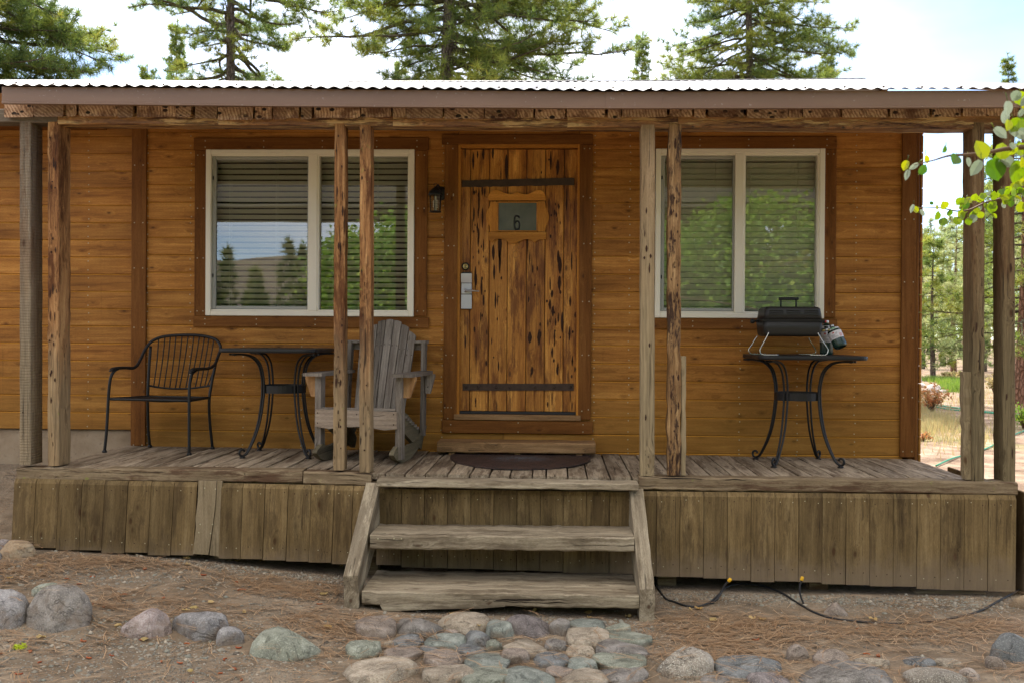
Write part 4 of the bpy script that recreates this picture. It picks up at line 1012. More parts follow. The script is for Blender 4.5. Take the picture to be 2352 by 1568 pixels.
# ---- metal armchair
def metal_chair():
    A=lambda px,py,Y: W(px,py,Y)
    t=thing('metal_armchair','black metal armchair with a curved spindle back left of the table','chair',(-2.9,-.3,deckz(-2.9)))
    fl,frr,bl,brr=[Vector((p.x,Y,deckz(p.x))) for p,Y in ((W(240,1054,-.46),-.46),(W(434.5,1057,-.52),-.52),(W(344,1040,-.07),-.07),(W(488,1041,-.12),-.12))]
    r=.0115
    # leg + arm front curves
    def legL():
        return cr([fl+Vector((0,0,.01)),A(245,985,-.455),A(249,912,-.45),A(253,872,-.45),A(261,853,-.43),A(272,845,-.38)],6)
    mb=MB(); mb.tube(legL(),r,8); mb.lathe([(.018,0),(.018,.012),(.012,.022)],fl,n=14); mb.build('leg',M['blackmetal'],t)
    mb=MB(); mb.tube(cr([frr+Vector((0,0,.01)),A(434.5,985,-.515),A(434.5,912,-.51),A(436,878,-.50),A(441,858,-.48),A(452,848,-.43)],6),r,8); mb.lathe([(.018,0),(.018,.012),(.012,.022)],frr,n=14); mb.build('leg',M['blackmetal'],t)
    mb=MB(); mb.tube(cr([bl+Vector((0,0,.01)),A(340.5,980,-.10),A(339.5,910,-.13),A(342,850,-.11),A(346,795,-.07)],6),r,8); mb.lathe([(.017,0),(.017,.012),(.012,.022)],bl,n=14); mb.build('leg',M['blackmetal'],t)
    mb=MB(); mb.tube(cr([brr+Vector((0,0,.01)),A(482,970,-.15),A(480.5,920,-.18),A(486,880,-.16),A(495,835,-.12)],6),r,8); mb.lathe([(.017,0),(.017,.012),(.012,.022)],brr,n=14); mb.build('leg',M['blackmetal'],t)
    # arm pads + back hoop
    hoop=[A(272,844.5,-.38),A(290,844,-.31),A(306,844.5,-.25),A(316,837,-.20),(A(325,820,-.15)),A(333,803,-.11),A(346,786,-.07),A(368,775,-.05),A(400,770.5,-.035),A(437,769.5,-.035),A(470,772,-.04),A(494,779,-.06),A(505,791,-.08),A(506,803,-.10),A(500,820,-.14),A(493,837,-.20),A(480,845,-.28),A(463,847,-.36),A(452,848,-.43)]
    mb=MB(); mb.tube(cr(hoop,5),.0115,8); mb.build('back_hoop',M['blackmetal'],t)
    mb=MB(); mb.tube(cr([A(253,852,-.47),A(261,845.5,-.42),A(280,843,-.35),A(303,844,-.26)],5),[.012]*3+[.021]*10+[.012]*3,8,flat=.4)
    mb.build('armrest',M['blackmetal'],t)
    mb=MB(); mb.tube(cr([A(437,856,-.53),A(444,847,-.48),A(460,845.5,-.40),A(484,844,-.28)],5),[.012]*3+[.021]*10+[.012]*3,8,flat=.4)
    mb.build('armrest',M['blackmetal'],t)
    # lower back rail + spindles
    low=[A(340,884.5,-.125),A(360,888,-.10),A(385,891,-.085),A(412,892,-.08),A(440,891,-.085),A(463,888,-.11),A(483,885,-.15)]
    lc=cr(low,6); mb=MB(); mb.tube(lc,.0075,8); mb.build('back_rail',M['blackmetal'],t)
    tops=[1063,1110,1147,1187,1224,1262,1300,1338,1372,1407,1440,1470]; bots=[1035,1070,1103,1138,1172,1206,1241,1276,1311,1345,1373,1395]
    hc=cr(hoop[4:15],8)
    def at(curve,px):
        best=None
        for p in curve:
            q=(p-CAM); x=1176+F_PX*q.dot(_r2)/q.dot(_f); y=784-F_PX*q.dot(_u2)/q.dot(_f)
            if y>830 and curve is hc: continue
            if best is None or abs(x-px)<best[0]: best=(abs(x-px),p)
        return best[1]
    for a,b in zip(tops,bots):
        mb=MB(); p=at(hc,a/2.9257); q=at(lc,b/2.9257); mb.tube(cr([q,q.lerp(p,.5)+Vector((0,.012,0)),p],5),.0045,6); mb.build('spindle',M['blackmetal'],t)
    # seat: dished oval-ish panel
    c=[A(250,912,-.45),A(434,916,-.51),A(481,919,-.18),A(340,909,-.13)]
    z0=sum(p.z for p in c)/4; P=[Vector((p.x,p.y,z0)) for p in c]; P[1].z-=.004
    rim=[]; 
    for i in range(4):
        a,b=P[i],P[(i+1)%4]
        for k in range(6): rim.append(a.lerp(b,k/6))
    rim2=[p for p in rim]; mb=MB(); mb.tube(rim2,.010,8,closed=True); mb.build('seat_frame',M['blackmetal'],t)
    V=[];F=[]; n=12
    for j in range(n+1):
        for i in range(n+1):
            u,v=i/n,j/n; p=(P[0].lerp(P[1],u)).lerp(P[3].lerp(P[2],u),v); V.append(p+Vector((0,0,.004-.028*math.sin(math.pi*u)*math.sin(math.pi*v))))
    N1=len(V); V+= [p-Vector((0,0,.004)) for p in V]
    for j in range(n):
        for i in range(n): a=j*(n+1)+i; F+= [(a,a+1,a+n+2,a+n+1),(N1+a,N1+a+n+1,N1+a+n+2,N1+a+1)]
    mb=MB(); mb.add(V,F,smooth=True); mb.build('seat',M['blackmetal'],t)
metal_chair()

# ---- bistro tables
def table(cx,cy,x0,x1,y0,y1,ztop,hw,label,rot=0,wst=.175):
    t=thing('bistro_table',label,'table',(cx,cy,deckz(cx)),'black metal bistro tables'); dz=deckz(cx)
    h=ztop-.028-dz
    # top with rounded corners
    rr=.085; o=[]
    for (sx,sy,a0) in ((x1-rr,y1-rr,0),(x0+rr,y1-rr,90),(x0+rr,y0+rr,180),(x1-rr,y0+rr,270)):
        for k in range(7):
            th=R_(a0+k*15); o.append((sx+rr*math.cos(th),sy+rr*math.sin(th)))
    n=len(o); mb=MB(); lv=[(0,1),(.010,1.012),(.018,1.012),(.027,1.008),(.029,.99)]; mx_,my_=(x0+x1)/2,(y0+y1)/2; V=[];F=[]
    for (z,s_) in lv:
        for a,b in o: V.append((mx_+(a-mx_)*s_,my_+(b-my_)*s_,ztop-.028+z))
    for i in range(len(lv)-1):
        for j in range(n): F.append((i*n+j,i*n+(j+1)%n,(i+1)*n+(j+1)%n,(i+1)*n+j))
    F+=[tuple(range(n-1,-1,-1)),tuple((len(lv)-1)*n+j for j in range(n))]; mb.add(V,F); mb.build('tabletop',M['blackmetal'],t)
    for k in range(4):
        th=R_(45+90*k+rot); d=Vector((math.cos(th),math.sin(th),0)); s_=Vector((-d.y,d.x,0)); C=Vector((cx,cy,dz))
        mb=MB()
        for e in (-1,1):
            pr=[(.43,.985,.020),(.33,.982,.020),(.255,.955,.018),(.20,.88,.016),(wst,.76,.014),(wst-.005,.66,.014),(wst,.55,.014),(wst+.02,.38,.013),(wst+.05,.24,.011),(.270,.11,.008),(.300,.045,.006),(.325,.022,.006)]
            mb.tube(cr([C+d*r+s_*(e*q)+Vector((0,0,h*z)) for r,z,q in pr],5),.0075,7)
        # scroll foot
        sc=[]; c0=C+d*.335+Vector((0,0,.042))
        for i in range(15):
            a=R_(-100+i*19); rad=.028-.0008*i; sc.append(c0+d*(rad*math.cos(a))+Vector((0,0,rad*math.sin(a))))
        mb.tube([C+d*.315+Vector((0,0,.020))]+sc,.0085,7); mb.lathe([(.022,0),(.022,.007),(.014,.010),(.012,.016)],C+d*.333,n=14)
        mb.build('leg',M['blackmetal'],t)
        mb=MB(); p=C+d*.40+Vector((0,0,h*.985+.002)); mb.lathe([(.009,-.012),(.009,.0),(.006,.006)],p,n=10); mb.build('bolt',M['blackmetal'],t)
    mb=MB(); 
    for zz in (0,):
        V=[];F=[]; n=32; zc=dz+h*.645
        for (r,z) in ((wst+.005,-.028),(wst+.010,-.028),(wst+.010,.028),(wst+.005,.028)):
            for j in range(n):
                a=2*math.pi*j/n; V.append((cx+r*math.cos(a)*.88,cy+r*math.sin(a)*.88,zc+z))
        for i in range(4):
            for j in range(n): F.append((i*n+j,i*n+(j+1)%n,((i+1)%4)*n+(j+1)%n,((i+1)%4)*n+j))
        mb.add(V,F,smooth=False)
    mb.build('ring_band',M['blackmetal'],t)
    return t
zt=W(610,801,-.70).z
table(-1.99,-.38,WX(496,-.72,805),WX(723,-.72,805),-.72,-.03,zt,.236,'black metal bistro table between the metal armchair and the rocking chair',2)
zt2=W(1870,817.5,-.74).z
table(1.76,-.375,WX(1747,-.74,820),WX(1999,-.74,820),-.74,-.03,zt2,.236,'black metal bistro table carrying the portable grill',4)

# ---- adirondack rocking chair
def rocker():
    org=Vector((WX(826,-.76,1000),-.76,deckz(-1.35))); 
    t=thing('rocking_chair','weathered grey wooden rocking chair with a fanned slat back','chair',tuple(org))
    Rz=Matrix.Rotation(R_(-8),4,'Z'); T=Matrix.Translation(org)@Rz; R3=Rz.to_3x3()
    P=lambda x,y,z: T@Vector((x,y,z))
    def slab(mb,p0,p1,w_,d,up,rn=None,jit=.001,ch=.003): mb.timber(P(*p0),P(*p1),w_,d,ch,.15,jit,up=tuple(R3@Vector(up)),rnd=rn)
    # rockers
    for s_ in (-1,1):
        x=s_*.275; bot=[(-.15,.075),(-.08,.035),(.02,.006),(.12,0),(.25,.006),(.38,.03),(.52,.075),(.64,.14),(.70,.19)]
        topc=[(.70,.205),(.60,.185),(.48,.13),(.36,.105),(.25,.105),(.12,.10),(.04,.105),(-.02,.125),(-.07,.115),(-.13,.095)]
        mb=MB(); MM=T@Matrix.Translation((x-.016,0,0))@Matrix(((0,1,0,0),(1,0,0,0),(0,0,1,0),(0,0,0,1)))
        o=smooth_out(bot,4)+smooth_out(topc,4); mb.prism(o,.034,MM,ax='x'); ob=mb.build('rocker_runner',M['rockerolive'],t); 
    # front & rear legs
    for s_ in (-1,1):
        mb=MB(); slab(mb,(s_*.292,.0,.03),(s_*.292,.0,.60),.045,.085,(0,1,0)); mb.build('front_leg',M['rocker'],t)
        mb=MB(); slab(mb,(s_*.30,.56,.14),(s_*.288,.63,.84),.032,.06,(0,1,0)); mb.build('rear_leg',M['rocker'],t)
        mb=MB(); o=[(0,0),(.085,0),(.088,-.02),(.045,-.145),(0,-.145)]; o=[(a*s_,b) for a,b in o]
        MM=T@Matrix.Translation((s_*.315,.0,.60)); mb.prism(o,.03,MM,ax='z'); mb.build('arm_bracket',M['bracket'],t)
        mb=MB(); MM=T@Matrix.Translation((s_*.318,.56,.60)); mb.prism([(a*.8,b) for a,b in o],.028,MM,ax='z'); mb.build('arm_bracket',M['rocker'],t)
        mb=MB(); o2=[(-.07,-.09),(.065,-.10),(.08,0),(.075,.35),(.05,.60),(.02,.66),(-.05,.66),(-.06,.4),(-.075,.1)]
        V=[];n=len(o2)
        for zz in (.60,.622):
            for a,b in o2: V.append(P(s_*(.315+a*1.0),b,zz))
        g=[(b,a*s_,0) for _ in (0,1) for a,b in o2]
        F=[tuple(range(n)),tuple(range(2*n-1,n-1,-1))]+[((j+1)%n,j,n+j,n+(j+1)%n) for j in range(n)]
        if s_>0: F=[f[::-1] for f in F]
        mb.add(V,F,g); o_=mb.build('armrest',M['rocker'],t)
        # side stringer
        mb=MB(); MM=T@Matrix.Translation((s_*.262-.016,0,0))@Matrix(((0,1,0,0),(1,0,0,0),(0,0,1,0),(0,0,0,1)))
        mb.prism([(-.02,.355),(.0,.24),(.10,.22),(.40,.10),(.62,.03),(.66,.10),(.60,.16),(.44,.235),(.25,.32),(.08,.365)],.03,MM); mb.build('seat_rail',M['rockerolive'],t)
    mb=MB(); mb.timber(P(-.30,-.052,.302),P(.285,-.052,.302),.022,.125,.003,.06,.0015,up=(0,0,1),rnd=.8)
    o=[(-.3,.37),(.285,.362),(.287,.245)]+[(.20,.235),(.10,.25),(0,.255),(-.1,.25),(-.2,.235)]+[(-.302,.25)]
    mb=MB(); mb.prism(o,.024,T@Matrix.Translation((0,-.065,0)),rnd=.8); 
    for x,z in ((-.285,.345),(-.285,.275),(.0,.34),(.265,.345),(.265,.275),(-.02,.25)): 
        p=P(x,-.0655,z); mb.lathe([(.0045,0),(.003,.001)],p,(0,-1,0),8,mat=1)
    mb.build('seat_front_board',[M['rockerpink'],M['hole']],t)
    for k in range(9):
        y=-.01+k*.062; z=.372 if k==0 else .372-.0-(k*.021)+(.004 if k<2 else 0); 
        mb=MB(); slab(mb,(-.285,y,z),(.285,y,z),.054,.018,(0,0,1)); mb.build('seat_slat',M['rocker'],t)
    # back slats (fan)
    for k in range(7):
        a=k-3; xb=a*.054; xt=a*.063; zt_=[.90,.955,.99,1.0,.99,.955,.90][k]
        p0=(xb,.40,.22); p1=(xt,.40+.30*(zt_-.22)/.78,zt_)
        mb=MB(); q0,q1=P(*p0),P(*p1); d=(q1-q0)
        wb,wt=.048,.058; nrm=R3@Vector((0,-.93,.36)); sd=d.normalized().cross(nrm).normalized(); nn=sd.cross(d.normalized()).normalized()
        sl=-.020*a if a else 0; V=[];g=[]; L_=d.length
        for yy in (-.009,.009):
            for (s2,tt) in ((-1,0),(1,0),(1,.5),(1,1),(.0,1.006),(-1,1),(-1,.5)):
                w_=(wb+(wt-wb)*min(tt,1))/2; ex=(-sl*.5*s2 if (s2 and tt==1) else 0)*(1 if True else 0)
                sgn=1 if (sd.x>0) else -1
                V.append(q0+d*tt+sd*(s2*w_)+nn*yy+d.normalized()*(sgn*s2*(-a)*.006 if tt==1 else 0)); g.append((L_*tt,s2*w_,yy))
        n=7; F=[tuple(range(n)),tuple(range(2*n-1,n-1,-1))]+[((j+1)%n,j,n+j,n+(j+1)%n) for j in range(n)]
        mb.add(V,F,g)
        for e in (-.018,.018):
            p=q0+d*.76+sd*e-nn*.010*(1 if nn.y>0 else -1); mb.lathe([(.004,0),(.003,.001)],p,(0,-1,0),8,mat=1)
        mb.build('back_slat',[M['rocker'],M['hole']],t)
    mb=MB(); slab(mb,(-.30,.665,.80),(.30,.665,.80),.05,.03,(0,1,0)); mb.build('back_crosspiece',M['rocker'],t)
    for s_ in (-1,1):
        mb=MB(); slab(mb,(s_*.22,.645,.836),(s_*.31,.635,.836),.022,.075,(0,1,0)); mb.build('crosspiece_cap',M['rocker'],t)
rocker()

# ---- grill
def zg(x,y): return (1665.2+x/6.8267,660.3+y/6.8267)
def PG(x,y,Y): px,py=zg(x,y); return W(px,py,Y)
def grill():
    yf,yb=-.52,-.23; A=PG(602,765,yf); B=PG(1545,765,yf); zs=PG(1000,518,yf).z; zl=PG(1000,300,yf).z; zb_=A.z
    x0,x1=A.x,B.x; cx=(x0+x1)/2; yc=(yf+yb)/2; zt=zt2
    t=thing('portable_grill','black portable gas grill on wire legs standing on the right table','grill',(cx,yc,zt))
    def rbox(mb,x0,x1,y0,y1,z0,z1,ins,r,bot):
        lv=[]; n=10
        ks=[(0,0),(.25,.03),(.6,.12),(.85,.35),(.96,.7),(1,1)]
        V=[];F=[]
        def ring(i,z,rr):
            o=[]
            for (sx,sy,a0) in ((x1-i-rr,y1-i-rr,0),(x0+i+rr,y1-i-rr,90),(x0+i+rr,y0+i+rr,180),(x1-i-rr,y0+i+rr,270)):
                for k in range(5):
                    th=R_(a0+k*22.5); o.append((sx+rr*math.cos(th),sy+rr*math.sin(th),z))
            return o
        rs=[]
        H_=z1-z0
        for t_,i_ in ((0,0),(.5,.35),(.80,.6),(.90,.85),(.96,1.25),(1,1.9)):
            z=z0+H_*t_ if not bot else z1-H_*t_; rs.append(ring(ins*i_,z,r))
        if bot: rs=rs[::-1]
        n=len(rs[0])
        for q in rs: V+=q
        for i in range(len(rs)-1):
            for j in range(n): F.append((i*n+j,i*n+(j+1)%n,(i+1)*n+(j+1)%n,(i+1)*n+j))
        F+=[tuple(range(n-1,-1,-1)),tuple((len(rs)-1)*n+j for j in range(n))]
        mb.add(V,F,smooth=True)
    mb=MB(); rbox(mb,x0,x1,yf,yb,zb_,zs,.014,.03,True); mb.box((x0-.004,yf-.004,zs-.006),(x1+.004,yb+.004,zs),ch=.002)
    for x in (685,1455):
        p=PG(x,690,yf); mb.lathe([(.006,0),(.005,.001)],(p.x,yf-.001+.006,p.z),(0,-1,0),10,mat=1)
    body=mb.build('firebox',[M['grill'],M['dark']],t)
    mb=MB(); rbox(mb,x0+.004,x1-.002,yf+.002,yb-.002,zs+.003,zl,.018,.03,False); mb.box((x0-.006,yf-.007,zs+.001),(x1+.006,yb+.006,zs+.007),ch=.002)
    lid=mb.build('lid',M['grill'],t)
    for gx in (700,972,1250):
        for gy in (362,395,432,466):
            mb=MB() if (gx==700 and gy==362) else mb
            p=PG(gx,gy,yf+.004); q=PG(gx+215,gy,yf+.004); ins=.018*.35*(p.z-zs)/(zl-zs)*2
            dark=gy in (395,466)
            mb.box((p.x,yf+.000+ins*.4,p.z-.0022),(q.x,yf+.012+ins,p.z+.0022),ch=.0015,mat=1 if dark else 0)
    mb.build('louvres',[M['grill'],M['dark']],lid)
    mb=MB(); ym=yc-.02
    for x in (875,1115):
        p=PG(x,200,ym); mb.tube([(p.x,ym,zl-.012),(p.x,ym,PG(x,190,ym).z)],.0062,8)
    a=PG(842,178,ym); b=PG(1152,178,ym); mb.tube([a,b],.0105,12); 
    for k in range(9): p=a.lerp(b,(k+.5)/9); mb.tube([p-Vector((.0014,0,0)),p+Vector((.0014,0,0))],.0122,12)
    mb.build('lid_handle',M['blackplastic'],lid)
    # side knobs
    zk=PG(400,530,yc).z; mb=MB(); mb.tube([(x0-.002,yc,zk),(x0-.035,yc,zk+.002)],.007,8); mb.lathe([(.010,0),(.016,.006),(.017,.022),(.012,.030)],(x0-.034,yc,zk),(-1,0,-.05),16); mb.box((x0-.045,yc-.02,zk+.004),(x0,yc+.02,zk+.010),ch=.002); mb.build('side_handle',M['blackplastic'],t)
    yk=yf+.10
    zk=PG(1620,532,yk).z; mb=MB(); mb.lathe([(.008,0),(.014,.005),(.014,.028),(.010,.036)],(x1+.006,yk,zk),(1,0,-.1),16); mb.box((x1-.004,yk-.015,zk+.006),(x1+.012,yk+.015,zk+.011),ch=.002)
    mb.lathe([(.0075,0),(.006,.006)],(x1+.036,yk-.012,zk-.002),(.6,-1,0),12,mat=1); mb.build('igniter',[M['blackplastic'],M['red']],t)
    r=.0034
    for (Y,pts,sgn) in ((yf+.0,[(688,700),(655,770),(600,870),(552,960),(548,1000),(570,1035),(610,1047),(700,1047),(835,1047)],1),(yf+.0,[(1455,710),(1485,765),(1540,850),(1605,945),(1617,985),(1600,1030),(1560,1049),(1450,1049),(1330,1049)],1),
        (yb,[(510,755),(470,810),(420,890),(378,950),(372,985),(390,1010),(430,1022),(530,1022),(640,1022)],0),(yb,[(1310,785),(1345,850),(1400,930),(1426,985),(1415,1015),(1380,1028),(1270,1029),(1160,1029)],0)):
        P_=[PG(x,y,Y) for x,y in pts]; dz=zt+r-P_[-1].z
        P_=[Vector((p.x,p.y,p.z+dz*(i/(len(P_)-1)))) for i,p in enumerate(P_)]
        mb=MB(); mb.tube(cr(P_,5),r,7); mb.build('leg',M['chrome'],t)
    # regulator
    mb=MB(); p=PG(1530,680,yf+.10); q=PG(1640,668,yf+.09); mb.tube([(x1-.01,yf+.10,p.z),(q.x,yf+.09,q.z)],.009,10,mat=0); mb.tube([PG(1588,690,yf+.09),PG(1588,640,yf+.09)],.012,12,mat=1); mb.lathe([(.012,0),(.014,.004),(.014,.018)],PG(1588,645,yf+.09),(0,0,1),12,mat=2); mb.build('regulator',[M['brass'],M['steel'],M['blackplastic']],t)
    return
grill()
def bottle(name,label,base,axis,L_=.20,r=.048):
    t=thing(name,label,'gas bottle',tuple(base),'small green gas bottles'); ax=Vector(axis).normalized()
    mb=MB(); mb.lathe([(.030,.010),(.036,.002),(r-.010,0),(r-.003,.008),(r,.022),(r,L_*.74),(r*.93,L_*.84),(r*.72,L_*.93),(r*.42,L_*.99),(.014,L_*1.0),(.014,L_*1.06)],base,ax,28); b=mb.build('bottle_body',M['cangreen'],t)
    u=ax.orthogonal().normalized()
    def band(z0,z1,mat,nm,rr=.0006,arc=None):
        mb=MB(); mb.lathe([(r+rr-.0004,z0),(r+rr,z0+.0005),(r+rr,z1-.0005),(r+rr-.0004,z1)],base,ax,28)
        mb.build(nm,mat,b)
    band(L_*.40,L_*.745,M['canlabel'],'label')
    # red strip and grey print as small patches that follow the curve
    v=ax.cross(u); mb=MB(); e=.0012
    tc_=Vector((-.35,-1,0)); tc_=(tc_-ax*tc_.dot(ax)).normalized(); sd=ax.cross(tc_)
    def patch(a0,a1,z0,z1,mat):
        n=max(1,int((a1-a0)/.12)); V=[];F=[]
        for i in range(n+1):
            a=a0+(a1-a0)*i/n; d=tc_*math.cos(a)+sd*math.sin(a)
            for z in (z0,z1): V.append(Vector(base)+ax*z+d*(r+e))
        for i in range(n): F.append((2*i,2*i+2,2*i+3,2*i+1))
        mb.add(V,F,mat=mat)
    rr=random.Random(2)
    for k in range(5): patch(-.55,-.55+rr.uniform(.5,.95),L_*(.46+.03*k),L_*(.474+.03*k),1)
    for k in range(3): patch(.62,1.1,L_*(.45+.05*k),L_*(.475+.05*k),0)
    patch(.15,.42,L_*.62,L_*.66,1); patch(-.3,.0,L_*.64,L_*.70,0)
    mb.build('label_print',[M['canred'],M['cangrey']],b)
    mb=MB(); mb.lathe([(r*.935,L_*.835),(r*.945,L_*.838),(r*.75,L_*.925),(r*.735,L_*.925)],base,ax,28); mb.build('shoulder_label',M['canlabel'],b)
    mb=MB(); tc2=(tc_*.83)
    n=6; V=[];F=[]
    for i in range(n+1):
        a=-.3+.7*i/n; d=tc_*math.cos(a)+sd*math.sin(a); V+= [Vector(base)+ax*(L_*.855)+d*(r*.905),Vector(base)+ax*(L_*.905)+d*(r*.815)]
    for i in range(n): F.append((2*i,2*i+2,2*i+3,2*i+1))
    mb.add(V,F); mb.build('shoulder_mark',M['cangr'],b)
    mb=MB(); mb.lathe([(.014,L_*1.0),(.016,L_*1.02),(.016,L_*1.09),(.011,L_*1.1)],base,ax,14); mb.build('valve',M['steel'],b)
b0=PG(1815,965,-.44); t0=PG(1688,640,-.42); ax=(t0-b0).normalized()
b0=b0-ax*.0; 
bottle('gas_bottle','green gas bottle with a white label lying tilted against the grill, joined to its regulator',tuple(b0+Vector((0,-.012,.012))),tuple((t0+Vector((0,.03,0)))-b0),L_=(t0-b0).length*1.02)
b1=PG(1590,1035,-.26); b1=Vector((b1.x,-.26,zt2)); bottle('gas_bottle','green gas bottle standing upright half hidden behind the tilted one',tuple(b1),(0,0,1),L_=.23)

# ---- wall lantern
def zl_(x,y): return (775.2+x/2.9257,y/2.9257)
def lantern():
    Y=-.13; P=lambda x,y: W(*zl_(x,y),Y)
    c=P(658,1370); t=thing('wall_lantern','small black wall lantern with clear glass beside the door','wall lamp',(c.x,0,c.z)); cx=c.x
    zt,zs,zb_=P(655,1258).z,P(655,1310).z,P(655,1428).z
    mb=MB(); pw=W(*zl_(690,1300),-.02); mb.lathe([(.055,0),(.053,.008),(.04,.014)],(pw.x,0.0,pw.z),(0,-1,0),24); mb.tube(cr([(pw.x,-.012,pw.z+.02),(pw.x-.01,-.06,pw.z+.055),(cx,-.11,zt+.0)],5),.007,8); mb.build('backplate',M['blackmetal'],t)
    mb=MB(); R0=.052; mb.lathe([(R0,zs-.004),(R0+.004,zs),(R0,zs+.006),(R0*.93,zs+.02),(R0*.72,zs+.036),(R0*.42,zs+.047),(.012,zs+.052),(.008,zs+.058)],(cx,Y,0),n=20); 
    ring=[(cx+.013*math.cos(a),Y,zt+.014+.013*math.sin(a)) for a in [2*math.pi*k/16 for k in range(16)]]; mb.tube(ring,.0022,6,closed=True); mb.build('hood',M['blackmetal'],t)
    mb=MB(); rt,rb=.047,.040
    for k in range(6):
        a=2*math.pi*(k+.5)/6; mb.tube([(cx+rt*math.cos(a),Y+rt*math.sin(a),zs),(cx+rb*math.cos(a),Y+rb*math.sin(a),zb_+.008)],.0032,6)
    mb.lathe([(rb+.005,zb_),(rb+.006,zb_+.006),(rb-.004,zb_+.010)],(cx,Y,0),n=20); mb.build('cage',M['blackmetal'],t)
    mb=MB(); V=[];F=[]
    for k in range(6):
        a=2*math.pi*(k+.5)/6; V+=[(cx+rb*math.cos(a)*.96,Y+rb*math.sin(a)*.96,zb_+.01),(cx+rt*math.cos(a)*.96,Y+rt*math.sin(a)*.96,zs-.003)]
    for k in range(6): F.append((2*k,2*((k+1)%6),2*((k+1)%6)+1,2*k+1))
    mb.add(V,F); mb.build('lantern_glass',M['glass'],t)
    mb=MB(); mb.lathe([(.012,zb_+.01),(.012,zb_+.035)],(cx,Y,0),n=14); 
    hel=[(cx+.015*math.cos(i*.55),Y+.015*math.sin(i*.55),zb_+.036+i*.00115) for i in range(46)]; mb.tube(hel,.0052,6); mb.lathe([(.010,zb_+.085),(.010,zs-.012)],(cx,Y,0),n=12); mb.build('bulb',M['candle'],t)
lantern()

# ================================================================== STONES
def rock(name,label,cat,px,py,w_,h_,mat,ang=0,seed=0,flat=None,grp=None,deep=.82,yaw=None,sub=3,gz=None):
    """px,py centre and w,h size as seen; the stone is set into the ground there"""
    rr=random.Random(seed*7+3); cob=name=='cobblestone'; deep=1.05 if cob else deep; bp=GP(px,min(py+h_*.25,1650)); 
    q=bp-CAM; s_=F_PX/q.dot(_f); a=w_/2/s_; sn=min(.6,-q.z/q.length); cs=math.sqrt(1-sn*sn); b=a*deep
    hh=h_/s_; c=max(.35*a,(math.sqrt(max(.0004,(hh-b*sn)**2-(b*sn)**2)))/cs if hh>2*b*sn else .3*a)
    if flat: c=min(c,a*flat)
    import bmesh
    bm=bmesh.new(); bmesh.ops.create_icosphere(bm,subdivisions=sub,radius=1)
    cuts=[(Vector((rr.uniform(-1,1),rr.uniform(-1,1),rr.uniform(-.2,1))).normalized(),rr.uniform(.55,.82)) for _ in range(ang+1)]
    o=Vector((seed*3.1,seed*1.7,0)); yw=rr.uniform(-.35,.35) if yaw is None else yaw
    Rz=Matrix.Rotation(yw,3,'Z')
    for v in bm.verts:
        p=v.co.copy()
        f=1+.20*mnoise.noise(p*1.0+o)+.09*mnoise.noise(p*2.3+o)+.03*mnoise.noise(p*6+o)
        p=p*f; p.x=math.copysign(abs(p.x)**.85,p.x); p.y=math.copysign(abs(p.y)**.87,p.y); p.z=math.copysign(abs(p.z)**(.62 if cob else .72),p.z)
        if cob and p.z>.62: p.z=.62+(p.z-.62)*.25+.05*mnoise.noise(p*3+o)
        for nn,d in cuts:
            k=p.dot(nn)-d
            if k>0: p-=nn*(k*.85)
        p=Vector((p.x*a,p.y*b,p.z*c*(1.12 if cob else 1))); v.co=Rz@p
    me=bpy.data.meshes.new(name); bm.to_mesh(me); bm.free()
    me.polygons.foreach_set('use_smooth',[True]*len(me.polygons)); me.materials.append(mat)
    ob=bpy.data.objects.new(name,me); COL.objects.link(ob); ct=GP(px,py) if py<1640 else bp
    gz_=G(bp.x,bp.y) if gz is None else gz
    ob.location=(ct.x,(ct.y+bp.y)/2,gz_+c*(.10 if cob else .0))
    return tag(ob,label,cat,grp), (ob.location.copy(),a,b,c)
STONES=[]
ORG={'C':(775.2,1032.4),'R':(1548.1,1032.4),'L':(0,1032.4)}
